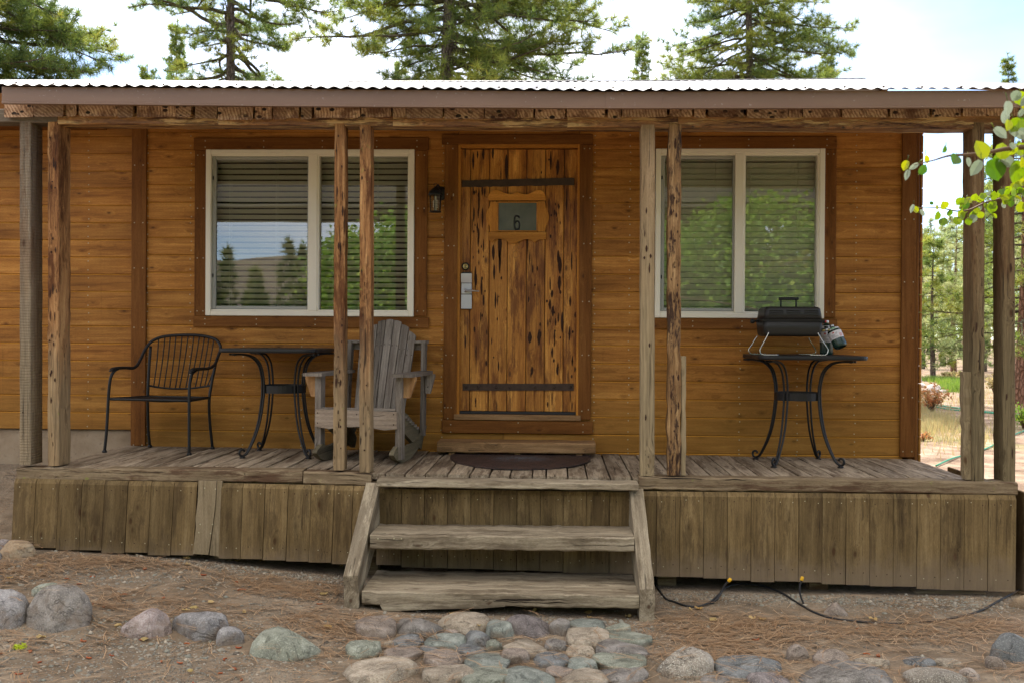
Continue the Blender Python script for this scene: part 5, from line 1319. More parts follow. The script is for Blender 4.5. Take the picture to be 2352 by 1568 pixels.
data=[
('C',265,1208,240,150,'brown',0,'round grey-brown cobble at the left end of the row touching the bottom step'),
('C',548,1185,300,140,'grey',2,'broad grey cobble with a squared left side, second from left below the bottom step'),
('C',865,1170,325,135,'tan',1,'large tan flat-topped cobble in front of the middle of the bottom step'),
('C',1085,1230,170,125,'teal',0,'blue-green rounded cobble right of the large tan flat-topped cobble'),
('C',1275,1200,275,160,'purple',2,'large dark purplish cobble below the centre right of the bottom step'),
('C',1480,1210,155,120,'grey',3,'blocky grey cobble just right of the large dark purplish one'),
('C',1680,1188,215,60,'teal',0,'thin dark teal cobble under the right part of the bottom step'),
('C',1880,1200,155,75,'green',0,'small olive cobble nearest the foot of the right stringer'),
('C',1660,1262,310,125,'tan',0,'large domed tan cobble on the right half of the path, upper part'),
('C',470,1283,190,85,'slate',1,'bluish grey cobble under the broad squared grey one on the left'),
('C',730,1290,250,90,'teal',0,'flat blue-green oval cobble below the large tan flat-topped cobble'),
('C',935,1283,170,110,'slate',3,'angular slate-blue cobble in the upper middle of the path'),
('C',760,1228,90,45,'brown',1,'tiny brown stone wedged under the left corner of the large tan cobble'),
('C',185,1345,215,120,'green',1,'grey-green squared cobble at the far left edge of the path'),
('C',345,1305,60,40,'tan',0,'tiny pale stone between the left-most cobbles'),
('C',455,1382,235,110,'brown',0,'brownish rounded cobble in the left of the middle row'),
('C',620,1337,110,55,'slate',0,'small bluish cobble left of centre among larger ones'),
('C',900,1345,190,75,'slate',2,'dark slate wedge below the angular slate-blue cobble'),
('C',1055,1340,100,95,'green',0,'small upright olive cobble in the middle of the path'),
('C',1260,1327,285,125,'tan',2,'large tan cobble with a chipped right side in the centre right of the path'),
('C',1467,1322,140,85,'grey',0,'smooth oval grey cobble between two large tan ones'),
('C',1190,1402,180,115,'brown',0,'grey-brown egg-shaped cobble below the chipped tan cobble'),
('C',1635,1357,175,85,'tan',1,'small low tan cobble under the large domed one'),
('C',1915,1340,310,125,'grey',0,'large dark grey domed cobble at the right side of the path'),
('C',1965,1270,255,80,'green',0,'grey-green flat cobble behind the large dark grey domed one'),
('C',715,1400,250,95,'brown',0,'grey-brown oval cobble in the lower left of the path'),
('C',1000,1432,270,105,'teal',0,'pale blue-green oval cobble in the lower middle of the path'),
('C',1430,1410,225,95,'slate',0,'smooth blue-grey oval cobble in the lower right middle of the path'),
('C',1645,1455,185,105,'teal',1,'greenish teal cobble with blunt corners right of the blue-grey oval'),
('C',1890,1440,325,95,'green',0,'long grey-green cobble at the right edge below the dark grey domed one'),
('C',310,1495,460,125,'tan',1,'very large flat tan cobble at the lower left of the path'),
('C',760,1495,330,120,'tan',3,'tan stepped cobble at the bottom edge, right of the very large flat one'),
('C',985,1525,310,90,'green',0,'long grey-green cobble at the bottom edge of the path'),
('C',1495,1492,160,50,'brown',0,'half-buried brown cobble below the blue-grey oval'),
('C',1290,1550,330,65,'teal',0,'flat teal cobble cut by the bottom edge near the centre'),
('C',1905,1510,290,95,'grey',0,'smooth grey cobble at the bottom right of the path'),
('C',1650,1550,280,50,'tan',0,'low tan cobble cut by the bottom edge, right of centre'),
('C',2322,1452,365,190,'granite',0,'large rounded speckled grey boulder right of the cobble path'),
('R',485,1465,450,155,'slate',1,'long blue-green boulder right of the speckled one'),
('R',825,1392,155,130,'brown',1,'brown half-buried stone right of the long blue-green boulder'),
('R',1050,1415,245,125,'brown',0,'grey-brown oval stone in the middle of the right border row'),
('R',1315,1440,230,120,'tan',0,'tan half-buried stone with a greenish side in the right border row'),
('R',1640,1425,220,70,'slate',0,'flat dark bluish stone behind the big speckled slab at the lower right'),
('R',1840,1435,190,60,'tan',1,'small pale brown stone in front of the corner boulders at the right'),
('R',1740,1540,410,150,'granite',0,'big rough speckled pale slab at the bottom edge on the right'),
('R',1970,1530,150,100,'brown',2,'brown stone leaning on the right side of the speckled slab'),
('R',1150,1555,600,50,'grey',0,'long flat grey stone cut by the bottom edge on the right'),
('R',2225,1370,290,210,'slate',4,'large angular dark and white boulder at the right edge'),
('R',2145,1445,140,130,'brown',1,'round brown stone in front of the angular boulder at the right edge'),
('R',270,1552,200,45,'grey',0,'low grey stone under the left end of the long blue-green boulder'),
('R',630,1558,300,40,'purple',0,'mauve stone cut by the bottom edge under the long blue-green boulder'),
('R',1065,1088,165,105,'brown',3,'pointed grey-brown stone lying against the black irrigation tube'),
('R',2330,1035,190,120,'orange',3,'angular tan rock by the right corner of the porch skirting'),
('L',150,690,275,125,'orange',3,'angular rock with yellow-orange streaks at the left corner of the porch'),
('L',45,655,105,70,'purple',1,'mauve stone behind the orange-streaked rock'),
('L',0,727,50,60,'bluegrey',0,'small bluish stone left of the orange-streaked rock'),
('L',325,952,172,90,'green',0,'small greenish stone behind the two big grey boulders'),
('L',95,1115,300,250,'bluegrey',1,'big grey boulder cut by the left edge of the picture'),
('L',438,1122,410,295,'grey',1,'largest grey boulder, with a purple tinge, second from the left'),
('L',1008,1192,312,195,'pink',2,'pinkish grey rough boulder in the left border row'),
('L',1360,1195,372,205,'bluegrey',1,'rounded blue-grey boulder right of the pinkish one'),
('L',1560,1275,175,135,'bluegrey',0,'small grey stone between the blue-grey and the green boulders'),
('L',1925,1310,512,198,'green',2,'long flat-topped green boulder at the right end of the left border row'),
]
for i,(o,x,y,w_,h_,mt,an,lb) in enumerate(data):
    ox,oy=ORG[o]; s_=2.9257
    big=o!='C' or i in (37,); nm='boulder' if w_*h_>42000 else ('cobblestone' if o=='C' else 'stone')
    ob,inf=rock(nm,lb,'cobblestone' if nm=='cobblestone' else ('boulder' if nm=='boulder' else 'stone'),ox+x/s_,oy+y/s_,w_/s_*(1.16 if o=='C' else (1.0 if o=='R' else 1.06)),h_/s_*(.92 if o=='R' else 1.02),RK[mt],an,i+1,grp='cobblestones of the path below the steps' if nm=='cobblestone' else ('stones lining the beds' if o!='C' or nm=='boulder' else None))
    STONES.append(inf)

# ================================================================== IRRIGATION TUBE
def z5(x,y): return (1548.1+x/2.9257,1032.4+y/2.9257)
def tubeline(pts,lift,r,mb):
    P_=[]
    for (x,y,dz) in pts:
        p=GP(*z5(x,y)); P_.append(Vector((p.x,p.y,p.z+lift+dz)))
    mb.tube(cr(P_,6),r,8)
    return P_
c0=GP(*z5(900,1080)); t=thing('irrigation_tube','thin black irrigation tube with two yellow end caps lying along the porch skirting','tube',tuple(c0),None)
mb=MB(); mb2=[]
tubeline([(-130,900,0),(-60,1000,0),(0,1025,0),(80,1052,0),(160,1058,0),(240,1040,.01),(300,1000,.02),(335,960,.02),(400,925,.015),(490,916,.01),(600,930,.01),(720,970,.005),(850,1045,0),(940,1095,0),(1050,1132,0),(1200,1155,0),(1450,1172,0),(1650,1165,0),(1850,1140,0),(2050,1090,0),(2200,1020,.01),(2400,935,.02),(2600,900,0)],.006,.0062,mb)
def riser(pts,Y0):
    return [W(*z5(x,y),Y0+dy) for x,y,dy in pts]
r1=riser([(240,1040,-.02),(290,1000,-.0),(322,950,.02),(340,910,.02),(368,880,.01)],YF-.28); r2=riser([(930,1092,-.03),(885,1055,-.0),(852,985,0),(845,920,0),(858,872,0)],YF-.27)
for q in (r1,r2): mb.tube(cr(q,6),.0062,8)
mb.build('tubing',M['rubber'],t)
for q in (r1,r2):
    mb=MB(); d=(q[-1]-q[-2]).normalized(); mb.lathe([(.009,-.004),(.0105,.0),(.0105,.016),(.008,.020)],q[-1],d,10); mb.build('end_cap',M['yellow'],t)
# green garden hoses on the open slope at right
for nm,pts,lb in (('hose_near',[(2150,1072),(2190,1052),(2235,1040),(2275,1024),(2300,1010),(2360,985)],'green garden hose on the ground just beyond the porch end'),
 ('hose_far',[(2120,932),(2150,934),(2190,940),(2240,944),(2300,950),(2352,958),(2420,975)],'green garden hoses crossing the sunlit slope farther back')):
    mb=MB(); P_=[]
    for a,b in pts:
        p=H(a,b,.02); P_.append(Vector((p.x,p.y,G(p.x,p.y)+.02)))
    mb.tube(cr(P_,6),.012 if nm=='hose_near' else .016,8)
    if nm=='hose_far':
        P2=[p+Vector((.3,.5 if i<3 else -.3,0)) for i,p in enumerate(P_)]
        P2=[Vector((p.x,p.y,G(p.x,p.y)+.02)) for p in P2]; mb.tube(cr(P2,6),.016,8)
    tag(mb.build('garden_hose',M['hose']),lb,'hose','garden hoses on the slope')
# ================================================================== GROUND LITTER
def stone_z(x,y,z):
    for (c,a,b,h) in STONES:
        dx,dy=(x-c.x)/a,(y-c.y)/b; q=dx*dx+dy*dy
        if q<1.05:
            if q>.9: return None
            return max(z,c.z+h*math.sqrt(1-q)*.97)
    return z
def litter():
    rr=random.Random(9); V=[];F=[];R=[]
    def needle(x,y,z,a,L_,w_,bend,tilt=0):
        b=len(V); d=Vector((math.cos(a),math.sin(a),0)); s_=Vector((-d.y,d.x,0))
        for t,k in ((-.5,0),(0,1),(.5,0)):
            p=Vector((x,y,z))+d*(L_*t)+s_*(bend*L_*k)+Vector((0,0,tilt*t*L_+.004*k))
            V.append(p-s_*w_/2); V.append(p+s_*w_/2)
        F.append((b,b+2,b+3,b+1)); F.append((b+2,b+4,b+5,b+3)); q=rr.random(); R.extend([q]*6)
    # scattered fascicles, denser in drifts
    drifts=[(-3.2,-1.75,.5,.15),(-2.4,-2.2,.7,.12),(-3.6,-2.3,.5,.3),(-3.0,-2.75,.8,.2),(-1.6,-1.7,.5,.12),(-1.2,-2.25,.4,.2),(1.0,-2.0,.5,.12),(1.7,-2.1,.7,.14),(2.4,-1.95,.6,.15),(.9,-2.35,.4,.15),(2.7,-2.7,.6,.15),(-2.8,-1.5,.6,.1),(-.4,-2.6,1.0,.3),(1.2,-2.75,.9,.15),(3.4,-2.2,.7,.3),(-4.4,-1.2,.6,.8)]
    n=0
    while n<10500:
        if rr.random()<.72:
            d=rr.choice(drifts); x=rr.gauss(d[0],d[2]*.55); y=rr.gauss(d[1],d[3]*.9)
        else: x=rr.uniform(-5,4.2); y=rr.uniform(-3.9,-1.36)
        if y>-1.38 and x>-3.45: continue
        if -1.25<x<.6 and y>-1.98: continue
        z=stone_z(x,y,G(x,y))
        if z is None or (z>G(x,y)+.03 and rr.random()<.8): continue
        a=rr.gauss(0,.75) if rr.random()<.75 else rr.uniform(0,math.pi)
        for _ in range(rr.choice([1,1,2,3])):
            needle(x,y,z+rr.uniform(.006,.018),a+rr.uniform(-.15,.15),rr.uniform(.09,.19),rr.uniform(.0022,.0034),rr.uniform(-.08,.08),rr.uniform(-.08,.08)); n+=1
    # a few on deck and steps
    for (x0,x1,y0,y1,zf,k) in ((-3.2,-2.0,-1.1,-.1,lambda x:deckz(x)+.004,34),(1.2,2.6,-1.2,-.1,lambda x:deckz(x)+.004,8),(-1.0,.5,-1.88,-1.5,lambda x:WZ(1361,-1.925,1150)+.008,9),(-1.0,.5,-1.66,-1.4,lambda x:WZ(1230,-1.70,1150)+.008,5)):
        for _ in range(k):
            x=rr.uniform(x0,x1); needle(x,rr.uniform(y0,y1),zf(x),rr.uniform(-1,1),rr.uniform(.1,.17),.0022,rr.uniform(-.08,.08))
    o=npmesh('fallen_pine_needles',np.array(V),np.array(F),M['litter'],rnd=np.array(R)); tag(o,'long orange-brown fallen pine needles scattered over the dirt, stones and deck','needles',kind='stuff')
    # gravel
    V=[];F=[];R=[]; n=0
    base=[(1,0,0),(-1,0,0),(0,1,0),(0,-1,0),(0,0,1),(.75,.6,.5),(-.6,.7,.6),(.5,-.75,.55)]
    tri=[(5,0,2),(5,2,4),(5,4,0),(6,2,1),(6,4,2),(6,1,4),(7,3,0),(7,4,3),(7,0,4),(1,3,4)]
    gz=[(-2.6,-1.75,.7,.12,2),(-2.6,-2.9,1.0,.35,5),(-3.2,-2.2,.6,.3,2),(-1.9,-2.55,.6,.25,4),(1.6,-1.45,.9,.06,3),(-1.9,-1.42,.8,.05,2),(0,-2.1,.9,.12,3),(2.4,-1.55,.6,.1,2),(-.3,-2.6,1.1,.4,2),(3.2,-1.4,.5,.6,1)]
    zs=[z for z in gz for _ in range(z[4])]
    while n<13000:
        if rr.random()<.72: d=rr.choice(zs); x=rr.gauss(d[0],d[2]*.6); y=rr.gauss(d[1],d[3])
        else: x=rr.uniform(-5,4.2); y=rr.uniform(-3.9,-1.3)
        if y>-1.28 and x>-3.4: continue
        z=stone_z(x,y,G(x,y))
        if z is None or z>G(x,y)+.004: continue
        r=rr.uniform(.0035,.008) if rr.random()<.9 else rr.uniform(.009,.018); a=rr.uniform(0,6.28); ca,sa=math.cos(a),math.sin(a); e=rr.uniform(.6,1); f=rr.uniform(.45,.85); b=len(V)
        for p in base: X=p[0]*r*rr.uniform(.8,1.2); Y=p[1]*r*e; V.append((x+X*ca-Y*sa,y+X*sa+Y*ca,z+p[2]*r*f))
        F.extend([(b+i,b+j,b+k) for i,j,k in tri]); q=rr.random(); R.extend([q]*8); n+=1
    o=npmesh('gravel',np.array(V),np.array(F),M['pebble'],rnd=np.array(R)); tag(o,'fine grey gravel sprinkled over the dirt','gravel',kind='stuff')
    # catkins + dry leaves
    mb=MB()
    for _ in range(90):
        x=rr.gauss(-2.3,.9) if rr.random()<.7 else rr.uniform(-4,3.6); y=rr.uniform(-3.4,-1.6)
        if -1.25<x<.6 and y>-2.0: continue
        z=stone_z(x,y,G(x,y))
        if z is None or z>G(x,y)+.02: continue
        a=rr.uniform(0,6.28); r=rr.uniform(.012,.022); arc=rr.uniform(1.5,3.2)
        mb.tube([(x+r*math.cos(a+arc*k/5),y+r*math.sin(a+arc*k/5)*.8,z+.005) for k in range(6)],rr.uniform(.003,.005),5,rnd=rr.random())
    tag(mb.build('fallen_catkins',M['catkin']),'small curled red-brown catkins lying on the dirt','catkins',kind='stuff')
    mb=MB()
    spots=[GP(px,py) for px,py in ((95,1300),(160,1262),(428,1285),(430,1298),(548,1290),(600,1290),(680,1290),(785,1302),(272,1440),(337,1470),(1035,1412),(1072,1412),(1230,1405),(1355,1410),(1440,1418),(2005,1424),(1585,1402),(90,1465),(20,1330),(1730,1422),(440,1545))]
    spots+=[Vector((rr.uniform(-4,3.5),rr.uniform(-3.2,-1.7),0)) for _ in range(26)]
    for p in spots:
        z=stone_z(p.x,p.y,G(p.x,p.y)) or G(p.x,p.y)+.01; r=rr.uniform(.016,.032); a=rr.uniform(0,6.28); c=Vector((p.x,p.y,z+.010)); V=[c]; n=9
        for k in range(n):
            th=2*math.pi*k/n; rad=r*(1+.5*math.cos(th))*.75; V.append(c+Vector((rad*math.cos(th+a),rad*math.sin(th+a),rr.uniform(-.004,.012))))
        mb.add(V,[(0,1+k,1+(k+1)%n) for k in range(n)],rnd=rr.random())
    tag(mb.build('fallen_leaves',M['dryleaf']),'curled tan dead leaves lying on the ground','leaves',kind='stuff')
    mb=MB(); c=GP(47,1492)
    for _ in range(90):
        d=Vector((rr.gauss(0,1),rr.gauss(0,1),abs(rr.gauss(0,.7)))).normalized()*rr.uniform(.012,.04); p=c+Vector((d.x,d.y*.7,d.z*.7+.004)); mb.add([p,p+Vector((rr.uniform(-.01,.01),rr.uniform(-.01,.01),.008)),p+Vector((rr.uniform(-.01,.01),0,.012))],[(0,1,2)],rnd=rr.random())
    tag(mb.build('lichen_clump',M['moss']),'bright yellow-green lichen clump on the ground near the lower left corner','lichen')
litter()

# ================================================================== TREES
def needles_mesh(P,D,k,ln,wd,rng,tone):
    n=len(P); P=np.repeat(P,k,0); D=np.repeat(D,k,0); tone=np.repeat(tone,k)
    rd=rng.normal(size=P.shape); rd/=np.linalg.norm(rd,axis=1)[:,None]
    d=D*.55+rd*.85; d/=np.linalg.norm(d,axis=1)[:,None]
    L_=ln*rng.uniform(.65,1.15,len(P))[:,None]
    s_=np.cross(d,rng.normal(size=P.shape)); s_/=np.linalg.norm(s_,axis=1)[:,None]+1e-9
    V=np.stack([P-s_*wd/2,P+s_*wd/2,P+d*L_],1).reshape(-1,3); F=np.arange(len(V)).reshape(-1,3)
    R=np.clip(np.repeat(tone+rng.normal(0,.12,len(P)),3),0,1)
    return V,F,R
def pine(label,x,y,h,r0,cb,crad,nl,seed,name='pine_tree',k=22,ln=.19,wd=.013,spc=.13,mat='needle',bark='bark',spire=False,lean=0,bias=None,group=None,clus=1.0,fol=.35,extra=None,droop=.22,crook=.13,zc=1.0,lr_=1.0):
    rg=np.random.default_rng(seed); rr=random.Random(seed); gz=G(x,y) if abs(x)<60 and abs(y)<120 else 0
    t=thing(name,label,'pine tree',(x,y,gz-.1),group)
    tz=lambda z: Vector((x+lean*(z/h)+.05*math.sin(z*.7+seed),y+.04*math.cos(z*.6),gz+z))
    mb=MB(); n=26; mb.tube([tz(-.2+(h+.2)*i/n) for i in range(n+1)],[max(.015,r0*(1-(i/n)*.93)) for i in range(n+1)],14); mb.build('trunk',M[bark],t)
    lb=MB(); P=[];D=[];T=[]
    limbs=[]
    for i in range(nl):
        tt=((i+rr.random())/nl)**zc; z=cb+(h*.985-cb)*tt; az=i*2.4+rr.uniform(-.5,.5)
        L_=crad*((1-tt)**(1.0 if spire else .55))*rr.uniform(.65,1.1)*(min(1,.45+tt*4) if not spire else 1)
        if bias: L_*=bias(az,z)
        if zc>1 and math.sin(az)<-.35: L_*=.42
        limbs.append((z,az,max(.25,L_),None))
    if extra: limbs+=extra
    for (z,az,L_,fo) in limbs:
        p0=tz(z); d=Vector((math.cos(az),math.sin(az),0)); el=rr.uniform(-.25,.15)+(.35 if (z-cb)/(h-cb)>.7 else 0); pts=[p0]; m_=11
        cur=(d+Vector((0,0,el))).normalized(); q=p0.copy()
        for j in range(m_):
            s_=j/m_; cur=(cur+Vector((rr.gauss(0,crook),rr.gauss(0,crook),rr.gauss(0,crook*.8)-droop*.28*(1-s_*1.6)))).normalized(); cur=(cur+d*.10).normalized(); q=q+cur*(L_/m_); pts.append(q.copy())
        lr=(.014+L_*.012*(r0/.25)**.3)*lr_
        if ln<.35 or L_>1: lb.tube(pts,[max(.005,lr*(1-.85*j/m_)) for j in range(m_+1)],5)
        f0=fol if fo is None else fo
        if f0>=1: continue
        ns=max(3,int(L_*3.6*clus)); tone0=.35+rr.uniform(-.2,.25)
        for q in range(ns):
            s_=f0+(1-f0)*min(.999,(q+rr.random())/ns); j=min(m_-1,int(s_*m_)); b=pts[j].lerp(pts[j+1],s_*m_-j); tg=(pts[j+1]-pts[j]).normalized()
            sd=Vector((-tg.y,tg.x,0)).normalized()*rr.choice([-1,1]); sl=rr.uniform(.3,1.0)*min(1.1,.25+L_*.28)*(1.15-s_*.5)
            dd=(tg*rr.uniform(.3,.9)+sd*rr.uniform(.5,1)+Vector((0,0,rr.uniform(-.15,.45)))).normalized(); e=b+dd*sl+Vector((0,0,sl*.15))
            mid=b.lerp(e,.5)+Vector((0,0,-.05*sl)); 
            if ln<.35: lb.tube([b,mid,e],[.008,.006,.004],4,caps=False)
            c=max(2,int(sl/spc))
            for w_ in range(c):
                u=(w_+1)/c
                if u<.25: continue
                pp=(b.lerp(mid,u*2) if u<.5 else mid.lerp(e,u*2-1)); P.append(pp+Vector((rr.gauss(0,.03),rr.gauss(0,.03),rr.gauss(0,.03)))); D.append(dd*.7+Vector((0,0,.45))); T.append(tone0+.18*u+rr.gauss(0,.06))
        P.append(pts[-1]);D.append(d);T.append(tone0+.2)
    P.append(tz(h));D.append(Vector((0,0,1)));T.append(.6)
    lb.build('branches',M['limb'],t) if lb.v else None
    V,F,R=needles_mesh(np.array([tuple(p) for p in P]),np.array([tuple(d) for d in D]),k,ln,wd,rg,np.array(T))
    npmesh('crown',V,F,M[mat],t,rnd=R)
    return t
def XZ(px,Z): return (px-1273)/F_PX*Z
def at(px,Z): return XZ(px,Z),Z-CAMD
x,y=at(1027,25)
def b3(az,z):
    c=math.cos(az); return 1.0 if c>-.1 else (.85 if z>9.4 else .45)
x_,y_=x,y
pine('thickest pine, its dense crown spreading right above the door',x,y,19,.27,7.0,4.8,190,31,k=30,ln=.27,wd=.015,spc=.11,bias=b3,clus=1.1,fol=.22,zc=1.5,extra=[(9.0,3.25,3.4,1.1),(8.6,3.35,2.3,.75),(9.3,3.0,4.2,.25),(9.7,3.3,4.4,.25),(8.2,.1,3.4,.25),(8.5,-.35,3.6,.2),(8.0,-.6,2.6,.2),(8.9,.25,3.8,.3),(9.3,-.1,3.7,.2),(7.6,.0,2.6,.3),(7.5,-.9,2.2,.3)],group='tall pines behind the cabin')
x,y=at(521,28)
pine('slim pine with sparse crooked mossy branches behind the left window',x,y,20,.20,7.6,3.3,100,42,k=32,ln=.24,wd=.015,spc=.12,clus=1.25,fol=.35,zc=1.5,lr_=1.5,droop=.4,crook=.24,extra=[(11.5,3.0,2.9,.5),(11.2,.15,2.8,.5),(10.6,.1,3.2,.45),(9.7,3.3,1.4,.6),(9.4,-.2,1.6,.55),(8.9,3.2,1.6,.7)],group='tall pines behind the cabin')
x,y=at(1714,30)
def b4(az,z): return 1.0 if math.cos(az)>0 else .8
pine('pine with a rounded blue-green crown behind the right window',x,y,19,.20,8.4,3.7,190,53,zc=1.4,k=34,ln=.25,wd=.015,spc=.13,clus=1.25,fol=.25,bias=b4,extra=[(9.0,3.3,2.6,.5),(9.3,3.0,2.4,.4),(10.2,.05,3.1,.25),(10.8,-.2,3.0,.2),(9.1,.1,2.4,.35)],group='tall pines behind the cabin')
x,y=at(-95,21)
pine('pine at the left edge with dense hanging blue-green foliage',x,y,17,.26,4.2,3.3,240,64,zc=1.35,k=32,ln=.24,wd=.014,spc=.10,clus=1.35,fol=.15,extra=[(7.6,-.1,2.8,.15),(8.1,.1,2.9,.15),(7.0,0,2.6,.15),(6.7,-.3,2.4,.2)],group='tall pines behind the cabin')
for (px,Z,top,rad,sd,lb) in ((393,46,75,1.25,71,'small spire pine left of the slim crooked pine'),(1468,50,90,1.6,72,'small spire pine between the two tall pines on the right'),(2290,60,130,1.5,73,'small spire pine top above the right end of the roof'),(2352,62,172,1.3,74,'dark spire top at the right edge above the roof'),(920,52,168,1.5,75,'low spire tip just left of the tallest trunk'),(325,50,177,1.3,76,'tiny spire tip left of the small spire pine at the left'),(1890,48,118,1.9,77,'bushy spire pine right of the pine with the rounded crown')):
    x,y=at(px,Z); h=1.667+(770-top)/F_PX*Z
    if sd==77: h-=.2
    pine(lb,x,y,h,.14,h*.3,rad*1.9,120,sd,k=22,ln=.26,wd=.034,spc=.17,spire=True,clus=1.5,fol=.1,group='small spire pines')
# right background
x,y=at(2325,24)
pine('red-barked pine behind the two right-hand porch posts',x,y,7.2,.16,1.4,2.6,60,81,k=24,ln=.24,wd=.016,spc=.14,clus=1.1,fol=.3,bark='barkred',group='pines on the slope at the right')
bgp=[(2128,46,6.4,.13,.5,1.7,'needle','slender dark pine nearest the right corner of the cabin'),(2176,50,7.2,.16,1.2,2.4,'needleyoung','bushy pale young pine in the middle of the gap beside the cabin'),(2212,44,5.6,.12,.8,2.0,'needleyoung','pale young pine half hidden by the fourth-from-last porch post'),(2245,52,8.2,.16,1.8,2.2,'needle','dark pine seen between the last two porch posts'),(2345,40,8.5,.16,1.5,2.2,'needleyoung','pale pine at the right edge of the picture'),(2105,58,7.6,.16,2.0,2.2,'needle','dark pine partly hidden by the cabin corner'),(2150,64,8.8,.2,2.5,2.3,'needleyoung','pale pine with a bare lower trunk behind the slender dark one'),(2200,72,9.5,.2,3.0,2.4,'needle','far dark pine with a bare trunk left of the double post'),(2300,66,11,.2,3,2.6,'needle','far dark pine behind the last post'),(2400,46,10,.2,1.6,2.6,'needle','dark pine just beyond the right edge')]
bgp[2]=bgp[2][:7]+('pale young pine half hidden by the second porch post from the right',)
for i,(px,Z,h,r0,cb,rad,mt,lb) in enumerate(bgp):
    x,y=at(px,Z); pine(lb,x,y,h,r0,cb,rad,44,90+i,k=20,ln=.34,wd=.03,spc=.24,mat=mt,bark='barkred' if i%3==1 else 'bark',clus=.9,fol=.12,group='pines on the slope at the right')
def forest():
    rg=np.random.default_rng(5); rr=random.Random(5); P=[];D=[];T=[]; mb=MB()
    for i in range(75):
        Z=rr.uniform(74,130); px=rr.uniform(1950,3300); x,y=at(px,Z); h=rr.uniform(8,13)*(Z/90)**.7; cb=rr.uniform(2.0,4.5); rad=rr.uniform(1.6,2.8)
        mb.tube([(x,y,-.2),(x+rr.uniform(-.3,.3),y,h)],[rr.uniform(.14,.26),.03],6)
        for q in range(130):
            t=rr.random()**1.3; z=cb+(h-cb)*t; a=rr.uniform(0,6.28); r=rad*(1-t)**.7*rr.uniform(.3,1); P.append((x+r*math.cos(a),y+r*math.sin(a),z+rr.uniform(-.3,.3))); D.append((math.cos(a)*.5,math.sin(a)*.5,.5)); T.append(rr.uniform(.1,.8))
    V,F,R=needles_mesh(np.array(P),np.array(D),14,.75,.09,rg,np.array(T)); 
    t=tag(npmesh('far_forest',V,F,M['needleyoung'],rnd=R),'far belt of mixed pines beyond the slope','forest',kind='stuff'); mb.build('trunks',M['bark'],t)
forest()
# a few pines and aspens on the far side of the yard, behind the camera: they show in the window panes
def leafy(label,x,y,h,rad,cb,n,seed,name='aspen_tree',grp=None,size=.085,dens=1.0):
    rg=np.random.default_rng(seed); rr=random.Random(seed); t=thing(name,label,'aspen tree',(x,y,G(x,y)-.05),grp); gz=G(x,y)
    mb=MB(); mb.tube([(x+.06*math.sin(i*.9+seed),y+.05*math.cos(i),gz-.1+h*i/12) for i in range(13)],[max(.012,.085*(1-i/12.5)) for i in range(13)],10); mb.build('trunk',M['barkaspen'],t)
    lb=MB(); cl=[]
    for i in range(46):
        tt=rr.random(); z=cb+(h-cb)*tt; a=rr.uniform(0,6.28); L_=rad*(1-abs(tt-.4)*.9)*rr.uniform(.5,1); e=Vector((x+L_*math.cos(a),y+L_*math.sin(a),gz+z+L_*.35)); b=Vector((x,y,gz+z-.15)); lb.tube([b,b.lerp(e,.5)+Vector((0,0,-.05)),e],[.02,.013,.005],5)
        for s_ in (.45,.7,.95): cl.append(b.lerp(e,s_))
    lb.build('branches',M['barkaspen'],t)
    C=np.array([tuple(c) for c in cl]); idx=rg.integers(0,len(C),n); P=C[idx]+rg.normal(0,.22,(n,3))*np.array([1,1,.8])
    d=rg.normal(size=(n,3)); d/=np.linalg.norm(d,axis=1)[:,None]; e=np.cross(d,rg.normal(size=(n,3))); e/=np.linalg.norm(e,axis=1)[:,None]
    s_=size*rg.uniform(.7,1.15,n)[:,None]; V=np.stack([P-d*s_/2,P+e*s_*.42,P+d*s_/2,P-e*s_*.42],1).reshape(-1,3); F=np.arange(4*n).reshape(-1,4)
    R=np.repeat(np.clip(.45+.35*np.sin(idx*1.7)*.6+rg.normal(0,.2,n),0,1),4); npmesh('crown',V,F,M['aspenback'],t,rnd=R)
asp=[(2.1,-11.3,3.7,1.2),(3.5,-11.6,4.1,1.3),(4.9,-11.4,3.9,1.3),(-3.9,-11.5,3.3,1.0),(-2.9,-12.2,3.9,.9),(6.6,-12,4.4,1.4)]
for i,(x,y,h,r) in enumerate(asp):
    leafy(['aspen across the yard mirrored at the left of the right window','tall aspen across the yard mirrored in the middle of the right window','aspen across the yard mirrored at the right of the right window','low aspen across the yard mirrored in the right pane of the left window','small aspen across the yard beside the low one','aspen across the yard farthest to the right'][i],x,y,h,r,.5,9000,200+i,grp='aspens across the yard',size=.11)
for i,(x,y,h) in enumerate([(-9,-55,4.6),(-13,-64,6.2),(-17,-60,5.0),(-6,-74,6),(-22,-66,6.5)]):
    pine('pine across the yard mirrored in the left window, '+['nearest','tallest','second from the left end','rightmost','leftmost'][i],x,y,h,.16,.8,1.7,34,300+i,k=14,ln=.45,wd=.05,spc=.35,spire=True,clus=.7,fol=.1,group='pines across the yard')
def skyblocker():  # unseen roof added behind the camera to keep sky out of pane reflections
    t=thing('added_skyblocker','added, unseen dark roofed shelter across the yard, mirrored in the windows','skyblocker',(0,-17,0))
    mb=MB(); mb.box((-12,-20,4.74),(14,-16,4.8)); mb.box((-12,-16.04,4.68),(14,-16,5.42)); mb.prism([(-20,4.8),(-16.05,4.8),(-16.05,5.40)],26,Matrix(((0,1,0,-12),(1,0,0,0),(0,0,1,0),(0,0,0,1)))); mb.build('roof',M['inwall'],t)
    for x in (-11.6,13.6):
        for y in (-19.8,-16.2):
            mb=MB(); mb.timber((x,y,-.1),(x,y,4.74),.15,.15,.01); mb.build('post',M['postdark'],t)
skyblocker()
